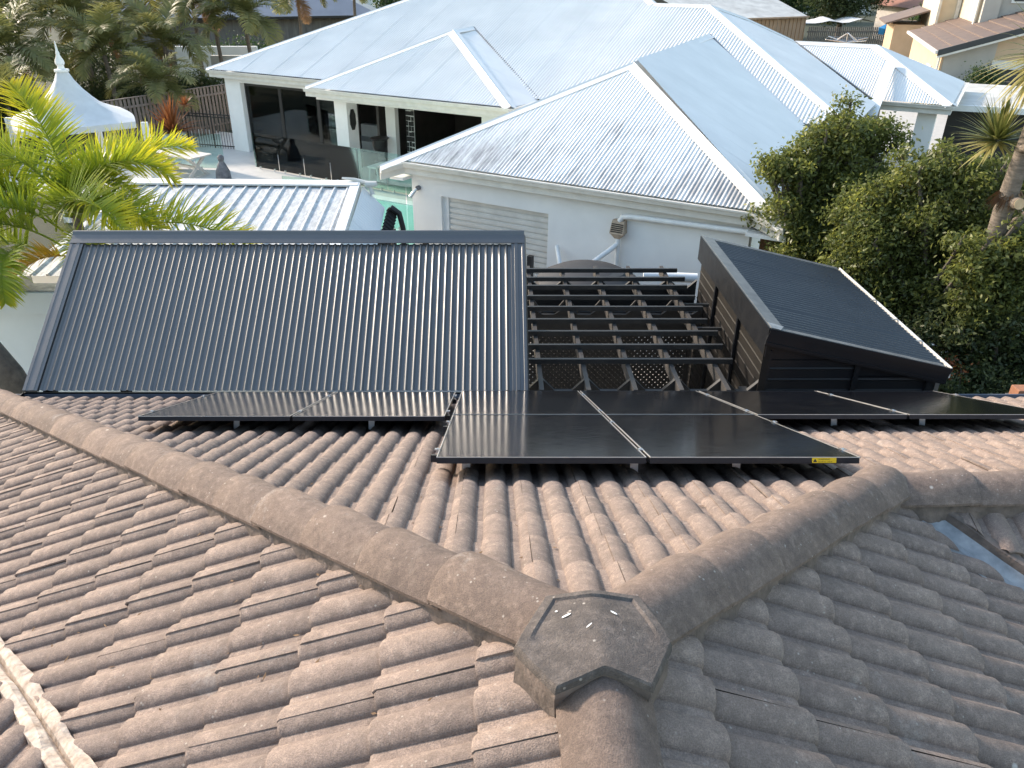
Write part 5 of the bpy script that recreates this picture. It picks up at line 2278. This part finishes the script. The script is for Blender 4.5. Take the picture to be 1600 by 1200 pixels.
m.build('spear_leaf', 'leaf_golden', gp, tint=[.8] * len(m.v))

# background feather palms: a few leaf meshes shared by all
pal = []
for i, (a0, a1, ln) in enumerate(((70, -25, 2.5), (55, -45, 2.7), (38, -62, 2.6), (80, 20, 2.2), (20, -75, 2.3))):
    pal.append(frond_mesh('frond', ln, a0, a1, 60, .75, 'leaf_palm', 200 + i, vee=.35, droop=.40, w=.060, seg=3, tipy=.5, vr=.35))
dead = frond_mesh('frond', 1.9, -10, -86, 40, .6, 'leaf_palm_dead', 230, vee=.2, droop=.4, w=.05, seg=2)
spots = [
    # x, y, crown height, size, dead fronds, label
    (-26.5, 36.0, 3.4, 1.25, 1, 'drooping olive palm at the far left behind the gazebo'),
    (-23.2, 33.0, 2.6, 1.15, 0, 'low olive palm left of the gazebo finial'),
    (-20.3, 35.5, 3.2, 1.2, 1, 'olive palm directly behind the gazebo finial'),
    (-25.5, 43.0, 4.8, 1.3, 0, 'tall olive palm at the top left corner'),
    (-21.0, 43.5, 4.9, 1.25, 1, 'tall olive palm with a rusty dead frond behind the gazebo'),
    (-17.0, 37.0, 3.0, 1.1, 0, 'olive palm right of the gazebo, in front of a bare trunk'),
    (-17.8, 43.0, 5.0, 1.2, 2, 'palm with hanging orange dead fronds near the picture top'),
    (-15.0, 38.8, 3.2, 1.05, 1, 'slender palm just left of the timber fence'),
    (-14.6, 45.0, 4.6, 1.1, 0, 'yellowish palm behind the timber fence'),
    (-12.6, 43.6, 4.0, 1.1, 0, 'arching green palm above the white roof corner'),
    (-11.2, 50.0, 4.9, 1.05, 1, 'brown-skirted palm before the slate blue roof'),
    (-8.6, 54.0, 5.2, 1.05, 0, 'pale palm at the top beside the white roof hip'),
    (-23.8, 50.0, 5.6, 1.3, 0, 'palm crown cut by the picture top, far left'),
    (-18.6, 31.5, 1.7, .95, 0, 'small low palm behind the swept gazebo canopy'),
    (-14.0, 34.6, 2.0, .95, 0, 'young palm leaning over the timber fence'),
    (-29.5, 40.0, 4.2, 1.3, 1, 'shaded palm at the left edge of the picture'),
    (-24.5, 39.5, 3.9, 1.25, 0, 'palm between the two leftmost tall palms'),
    (-19.0, 39.5, 4.2, 1.2, 1, 'bushy olive palm above the gazebo canopy'),
    (-16.4, 47.5, 4.9, 1.2, 1, 'dim palm touching the slate blue eave'),
    (-28.0, 47.0, 5.2, 1.4, 0, 'large dim palm filling the top left corner'),
    (-21.5, 31.0, 1.6, 1.0, 0, 'low palm peeping over the gazebo canopy'),
    (-25.0, 30.0, 2.0, 1.1, 0, 'low shaded palm left of the gazebo canopy'),
    (-5.0, 62.0, 5.0, 1.0, 0, 'tiny bushy palm touching the white roof hip at the top'),
]
for i, (x, y, z, s, nd_, lab) in enumerate(spots):
    rr = random.Random(300 + i)
    t = thing('feather_palm', lab, 'palm', (x, y, 0), 'feather palms behind the terrace')
    m = MB()
    lean = rr.uniform(-.25, .25)
    m.tube([(x - lean, y, 0), (x - lean * .5, y, z * .5), (x, y, z)], [.12 * s, .09 * s, .085 * s], 9)
    m.build('trunk', 'trunk_grey', t, smooth=True)
    nf = 17
    for j in range(nf):
        az = 2 * math.pi * (j / nf) + rr.uniform(-.25, .25)
        me = pal[(j * 2 + i) % 5]
        put_frond(me, t, (x, y, z + rr.uniform(-.1, .15)), az, R(rr.uniform(-12, 12)), s * rr.uniform(.85, 1.1))
    for j in range(nd_ * 2):
        put_frond(dead, t, (x, y, z - .15), rr.uniform(0, 6.3), 0, s * rr.uniform(.8, 1.0))


def leaf_cloud(clumps, n, size, seed, twig=.16, up=.35):
    """leaf quads gathered in tufts through the volume of the clumps; returns MB, tint"""
    rg = np.random.default_rng(seed)
    vol = np.array([r[0] * r[1] * r[2] for c, r in clumps]) ** .8
    vol = vol / vol.sum()
    per = 26
    nt_ = max(1, n // per)
    pick = rg.choice(len(clumps), nt_, p=vol)
    C = np.array([c for c, r in clumps])[pick]
    Rr = np.array([r for c, r in clumps])[pick]
    d = rg.normal(size=(nt_, 3))
    d /= np.linalg.norm(d, axis=1)[:, None]
    rad = rg.uniform(.25, 1, nt_) ** .40
    tc = C + d * Rr * rad[:, None]
    ttint = rg.normal(.27, .12, nt_) + .40 * (rad > .82) * np.clip(d[:, 2] * .8 - d[:, 0] * .5, 0, 1)  # outer tufts brighter up and left: new growth plus sunlight put into the tint
    idx = np.repeat(np.arange(nt_), per)
    N = len(idx)
    sz = np.array(twig) * (0.7 + .6 * rg.random(nt_))
    off = rg.normal(size=(N, 3)) * sz[idx][:, None] * np.array([1, 1, .75])
    P = tc[idx] + off
    nrm = rg.normal(size=(N, 3)) * .75 + d[idx] * .45 + np.array([0, 0, up])
    nrm /= np.linalg.norm(nrm, axis=1)[:, None]
    a = np.cross(nrm, rg.normal(size=(N, 3)))
    a /= np.linalg.norm(a, axis=1)[:, None] + 1e-9
    b = np.cross(nrm, a)
    L_ = size * rg.uniform(.6, 1.25, N)[:, None]
    W_ = L_ * .45
    v = np.stack([P - a * L_ * .5, P + b * W_ * .5 + nrm * W_ * .12, P + a * L_ * .5 - nrm * W_ * .15, P - b * W_ * .5 + nrm * W_ * .12], 1)
    tt_ = np.clip(ttint[idx] + rg.normal(0, .10, N) + np.where(rg.random(N) < .02, .35, 0), 0, 1)
    return v.reshape(-1, 3), np.repeat(tt_, 4)


def cloud_object(name, clumps, n, size, seed, mat, parent, **kw):
    v, t = leaf_cloud(clumps, n, size, seed, **kw)
    o = Vector((0, 0, 0))
    if parent is not None:
        o = parent.location
    v = v - np.array(o)
    N = len(v) // 4
    me = bpy.data.meshes.new(name)
    me.vertices.add(len(v))
    me.vertices.foreach_set('co', v.astype(np.float32).ravel())
    me.loops.add(len(v))
    me.loops.foreach_set('vertex_index', np.arange(len(v), dtype=np.int32))
    me.polygons.add(N)
    me.polygons.foreach_set('loop_start', np.arange(0, 4 * N, 4, dtype=np.int32))
    me.polygons.foreach_set('loop_total', np.full(N, 4, dtype=np.int32))
    at = me.attributes.new('tint', 'FLOAT', 'POINT')
    at.data.foreach_set('value', t.astype(np.float32))
    me.materials.append(MATS[mat])
    me.update(calc_edges=True)
    ob = bpy.data.objects.new(name, me)
    col.objects.link(ob)
    ob.parent = parent
    return ob


def tree(name, label, base, clumps, n, size, seed, mat='leaf_tree', cat='tree', trunk_r=.11, bark='bark', group=None, twig=.16):
    t = thing(name, label, cat, base, group)
    rr = random.Random(seed)
    b = Vector(base)
    m = MB()
    zmid = sum(c[2] for c, r in clumps) / len(clumps) * .45
    fork = b + Vector((rr.uniform(-.1, .1), rr.uniform(-.1, .1), max(.6, zmid)))
    m.tube([b, b.lerp(fork, .5) + Vector((rr.uniform(-.08, .08), 0, 0)), fork], [trunk_r * 1.2, trunk_r, trunk_r * .85], 9)
    for c, r in clumps:
        c = Vector(c)
        mid = fork.lerp(c, .5) + Vector((rr.uniform(-.15, .15), rr.uniform(-.15, .15), rr.uniform(0, .2)))
        m.tube([fork, mid, c, c + Vector((rr.uniform(-.3, .3) * r[0], 0, r[2] * .6))], [trunk_r * .6, trunk_r * .42, trunk_r * .25, trunk_r * .08], 6)
    m.build('trunk', bark, t, smooth=True)
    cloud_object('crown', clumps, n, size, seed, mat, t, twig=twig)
    return t


# leafy trees right of the shed
def clump_list(rows, seed, k=7):
    """main masses plus tufts standing out of them"""
    rr = random.Random(seed)
    out = []
    for x, y, z, r in rows:
        out.append(((x, y, z), (r * .8, r * .8, r * .72)))
        for i in range(k):
            d = Vector((rr.gauss(0, 1), rr.gauss(0, 1), rr.gauss(.25, .9))).normalized()
            s = r * rr.uniform(.28, .5)
            q = Vector((x, y, z)) + d * r * rr.uniform(.75, 1.12)
            out.append((tuple(q), (s, s, s * rr.uniform(.6, .95))))
    return out


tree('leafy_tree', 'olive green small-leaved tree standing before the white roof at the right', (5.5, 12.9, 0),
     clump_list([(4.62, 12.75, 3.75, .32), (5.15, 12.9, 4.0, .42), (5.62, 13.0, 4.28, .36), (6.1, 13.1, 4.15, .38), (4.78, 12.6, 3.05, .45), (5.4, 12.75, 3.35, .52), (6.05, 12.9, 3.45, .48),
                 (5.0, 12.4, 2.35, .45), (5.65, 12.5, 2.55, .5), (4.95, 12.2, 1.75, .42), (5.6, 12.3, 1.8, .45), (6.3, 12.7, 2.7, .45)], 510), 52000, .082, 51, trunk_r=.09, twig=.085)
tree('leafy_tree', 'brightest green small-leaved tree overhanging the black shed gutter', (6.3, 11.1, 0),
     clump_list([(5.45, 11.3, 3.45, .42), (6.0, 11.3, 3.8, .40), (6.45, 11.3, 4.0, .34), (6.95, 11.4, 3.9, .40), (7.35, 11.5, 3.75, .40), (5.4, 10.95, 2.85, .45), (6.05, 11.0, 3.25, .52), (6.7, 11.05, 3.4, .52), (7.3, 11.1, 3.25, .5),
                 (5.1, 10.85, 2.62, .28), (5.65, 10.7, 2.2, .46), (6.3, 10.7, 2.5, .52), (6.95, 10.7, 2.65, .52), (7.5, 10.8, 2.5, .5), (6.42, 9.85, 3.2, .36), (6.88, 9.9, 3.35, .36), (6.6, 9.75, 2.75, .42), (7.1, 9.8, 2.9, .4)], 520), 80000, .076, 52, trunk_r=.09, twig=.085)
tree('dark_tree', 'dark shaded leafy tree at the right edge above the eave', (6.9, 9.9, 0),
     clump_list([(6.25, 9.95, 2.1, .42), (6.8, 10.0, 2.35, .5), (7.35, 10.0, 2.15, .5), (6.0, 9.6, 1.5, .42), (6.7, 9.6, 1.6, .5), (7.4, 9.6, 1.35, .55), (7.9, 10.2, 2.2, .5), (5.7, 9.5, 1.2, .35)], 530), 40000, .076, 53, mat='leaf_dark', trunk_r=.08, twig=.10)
tree('rust_shrub', 'rusty brown shrub low beside the black shed gutter corner', (5.8, 9.2, 0),
     clump_list([(5.62, 9.2, 1.55, .16), (6.15, 9.4, 1.8, .14)], 540, 4), 900, .06, 54, mat='leaf_rust', cat='shrub', trunk_r=.02, twig=.09)
tree('dark_shrub', 'low dark shrub behind the weathered paling fence', (6.7, 8.9, 0),
     clump_list([(6.2, 8.95, 1.4, .42), (6.9, 9.1, 1.5, .42), (5.5, 8.7, 1.3, .36), (7.6, 9.1, 1.45, .45)], 550, 5), 16000, .06, 55, mat='leaf_dark', cat='shrub', trunk_r=.03, twig=.1)


def blade_rosette(name, parent, c, n, L, w, mat, seed, lo=-40, hi=88, droop=.5, seg=5):
    rr = random.Random(seed)
    m = MB()
    tint = []
    for i in range(n):
        az = rr.uniform(0, 2 * math.pi)
        el = R(lo + (hi - lo) * rr.random() ** .8)
        d = Vector((math.cos(az) * math.cos(el), math.sin(az) * math.cos(el), math.sin(el)))
        s = Vector((-math.sin(az), math.cos(az), 0))
        cur = Vector(c) + d * .05
        ll = L * rr.uniform(.75, 1.1)
        k = len(m.v)
        tb = rr.uniform(.1, .65) if el > 0 else rr.uniform(.55, 1)
        for q in range(seg + 1):
            g_ = q / seg
            ww_ = w * (1 - g_) ** .6 * (.6 + .8 * math.sin(math.pi * min(1, g_ + .15)))
            nv = s.cross(d)
            m.v += [tuple(cur - s * ww_ * .5 + nv * ww_ * .12), tuple(cur), tuple(cur + s * ww_ * .5 + nv * ww_ * .12)]
            tint += [min(1, tb + .25 * g_)] * 3
            cur = cur + d * (ll / seg)
            d = (d + Vector((0, 0, -droop * g_ / seg * 2))).normalized()
        for q in range(seg):
            a = k + 3 * q
            m.f += [(a, a + 1, a + 4, a + 3), (a + 1, a + 2, a + 5, a + 4)]
    return m.build(name, mat, parent, tint=tint)


# pruned dragon tree with spiky heads at the right edge
dx_, dy_ = 6.70, 10.15
dg_ = thing('dragon_tree', 'pruned dragon tree with spiky leaf heads at the right edge', 'tree', (dx_, dy_, 0))
m = MB()
m.tube([(dx_, dy_, 0), (dx_ + .02, dy_, 2.0), (dx_ - .02, dy_, 3.4), (dx_ - .01, dy_, 3.78), (dx_ + .0, dy_, 4.3), (dx_ + .03, dy_, 4.9), (dx_ - .05, dy_, 5.6)], [.13, .115, .105, .12, .105, .095, .08], 14)
m.build('trunk', 'trunk_grey', dg_, smooth=True)
m = MB()
m.tube([(dx_, dy_, 3.3), (dx_ + .25, dy_ + .05, 3.6), (dx_ + .75, dy_ + .1, 4.0)], [.10, .085, .08], 10)
m.build('limb', 'trunk_grey', dg_, smooth=True)
for p, d, r_ in (((dx_ + .02, dy_ - .08, 3.92), (-.01, -.16, .03), .075), ((dx_ - .04, dy_ - .06, 4.60), (-.03, -.13, .04), .055)):
    p, d = Vector(p), Vector(d)
    m = MB()
    m.tube([p, p + d], [r_ * 1.1, r_], 14)
    st2 = m.build('stub', 'trunk_grey', dg_, smooth=True)
    m = MB()
    m.tube([p + d * .99, p + d * 1.05], r_ * .93, 14)
    m.build('cut_face', 'cut_wood', st2)
m = MB()
rr = random.Random(9)
for i in range(90):
    a = rr.uniform(0, 6.28)
    p = Vector((dx_ - .01 + .13 * math.cos(a), dy_ + .13 * math.sin(a), 4.0 + rr.uniform(-.05, .05)))
    m.add([p, p + Vector((.03, .01, 0)), p + Vector((rr.uniform(-.08, .08) + .08 * math.cos(a), .08 * math.sin(a), -.16))], [(0, 1, 2)])
m.build('dead_skirt', 'dead_leaf', dg_)
blade_rosette('leaf_head', dg_, (dx_ - .12, dy_ + .38, 4.62), 150, .58, .042, 'leaf_spiky', 61, -35, 88)
blade_rosette('leaf_head', dg_, (dx_ - .05, dy_, 5.70), 150, .82, .046, 'leaf_spiky', 62, -75, 60, droop=.9)
blade_rosette('leaf_head', dg_, (dx_ + .8, dy_ + .1, 4.1), 80, .55, .042, 'leaf_spiky', 63, -35, 80)

# bromeliad in white pot
pt = thing('potted_plant', 'rust orange strappy plant in a white pot by the timber fence', 'potted plant', (-12.5, 31.6, 0))
m = MB()
m.lathe([(.30, 0), (.46, .15), (.52, .45), (.46, .70), (.40, .74)], (-12.5, 31.6, 0), 24)
m.build('pot', 'white_paint', pt, smooth=True)
blade_rosette('leaves', pt, (-12.5, 31.6, .78), 110, 1.35, .085, 'leaf_rust', 71, -15, 85, droop=.9)
blade_rosette('flower_spike', pt, (-11.9, 31.7, 1.75), 46, .42, .06, 'leaf_rust', 72, -30, 80, droop=.2)
m = MB()
m.tube([(-12.3, 31.65, .8), (-11.9, 31.7, 1.75)], .03, 6)
m.build('stalk', 'dead_leaf', pt)

# shrubs filling the garden behind the terrace
for i, (x, y, z, rx, mat, lab) in enumerate((
        (-27.5, 34, .9, 2.6, 'leaf_dark', 'dark shrub mass at the left edge below the palms'),
        (-22.0, 36, .9, 2.4, 'leaf_dark', 'dark shrub behind the gazebo canopy'),
        (-18.0, 39, 1.0, 2.2, 'leaf_dark', 'dark shrub below the palm with orange fronds'),
        (-15.0, 41.5, .9, 1.8, 'leaf_dark', 'dark shrub behind the middle of the timber fence'),
        (-22.5, 47, 1.6, 3.2, 'leaf_dark', 'dark tall shrub below the top left palms'),
        (-16.0, 54, 1.2, 3.0, 'leaf_hedge', 'green shrub before the slate blue roofed house'),
        (-11.5, 40.5, .8, 1.4, 'leaf_hedge', 'green shrub beside the white roof corner'))):
    tree('garden_shrub', lab, (x, y, 0), [((x + dx * rx, y + dy, z + dz), (rx * .5, rx * .4, z * .6)) for dx, dy, dz in ((-.5, 0, 0), (.1, .3, .3), (.55, -.2, -.1), (0, -.5, -.3))],
         7000, .17, 400 + i, mat=mat, cat='shrub', group='shrubs under the feather palms', trunk_r=.06, twig=.3)
# top right trees and hedge
tree('dark_tree', 'dense dark tree above the far paling fence', (30.5, 76, 0),
     [((28.6, 76, 4.4), (2.0, 1.6, 1.4)), ((31.2, 76, 4.0), (2.4, 1.8, 1.7)), ((33.4, 77, 4.8), (2.0, 1.6, 1.6)), ((30.0, 75.5, 2.8), (1.6, 1.2, 1.0)), ((30.5, 77, 6.0), (2.2, 1.5, 1.2))],
     16000, .26, 81, mat='leaf_dark', trunk_r=.25, twig=.4)
tree('green_tree', 'mid green bushy tree right of the tan shed', (27.0, 84, 0),
     [((24.8, 84, 3.2), (2.2, 1.6, 1.4)), ((27.6, 85, 3.8), (2.2, 1.6, 1.6)), ((29.5, 85, 3.4), (1.8, 1.5, 1.5)), ((22.0, 87, 4.2), (2.0, 1.5, 1.2))],
     12000, .26, 82, mat='leaf_hedge', trunk_r=.2, twig=.4)
tree('clipped_hedge', 'tall clipped green hedge beside the beige house', (31.0, 61.0, 0),
     [((30.0, 60.0, 1.5), (1.3, 1.2, 1.6)), ((31.3, 62, 2.0), (1.4, 1.3, 1.5)), ((32.6, 64, 2.3), (1.5, 1.3, 1.4)), ((29.0, 58, 1.0), (1.0, 1.0, 1.2)), ((34, 67, 2.5), (1.5, 1.3, 1.3))],
     16000, .18, 83, mat='leaf_hedge', cat='hedge', trunk_r=.1, twig=.25)
tree('garden_shrub', 'flowering green shrub beside the charcoal garage door', (23.3, 40.4, 0),
     [((23.1, 40.3, .8), (.7, .5, .8)), ((23.9, 40.2, 1.3), (.6, .5, .7)), ((23.4, 40.3, 1.6), (.45, .4, .5))],
     5000, .13, 84, mat='leaf_hedge', cat='shrub', trunk_r=.05, twig=.2)
tree('garden_shrub', 'small brown-green shrub at the orange side wall', (22.2, 41.0, 0),
     [((22.1, 40.9, .6), (.4, .4, .7)), ((21.7, 42.3, .4), (.4, .4, .5))], 1600, .12, 85, mat='leaf_tree', cat='shrub', trunk_r=.04, twig=.2)
for i, (x, y, w, h, lab) in enumerate((
        (-60, 105, 9, 6, 'far dark tree behind the leftmost palms'), (-38, 108, 9, 6, 'far dark tree behind the top left palms'), (-8, 104, 8, 5, 'far tree behind the slate blue house'),
        (14, 108, 8, 6, 'far tree behind the main ridge'), (36, 104, 8, 6, 'far tree behind the dark tree'), (58, 100, 9, 7, 'far tree behind the red roofed house'))):
    tree('far_tree', lab, (x, y, 0), [((x - w * .4, y, h * .5), (w * .35, 2, h * .4)), ((x + w * .1, y, h * .6), (w * .35, 2, h * .45)), ((x + w * .5, y + 1, h * .45), (w * .3, 2, h * .4))],
         6000, .5, 500 + i, mat='leaf_hedge', trunk_r=.3, group='far trees beyond the gardens', twig=.7)
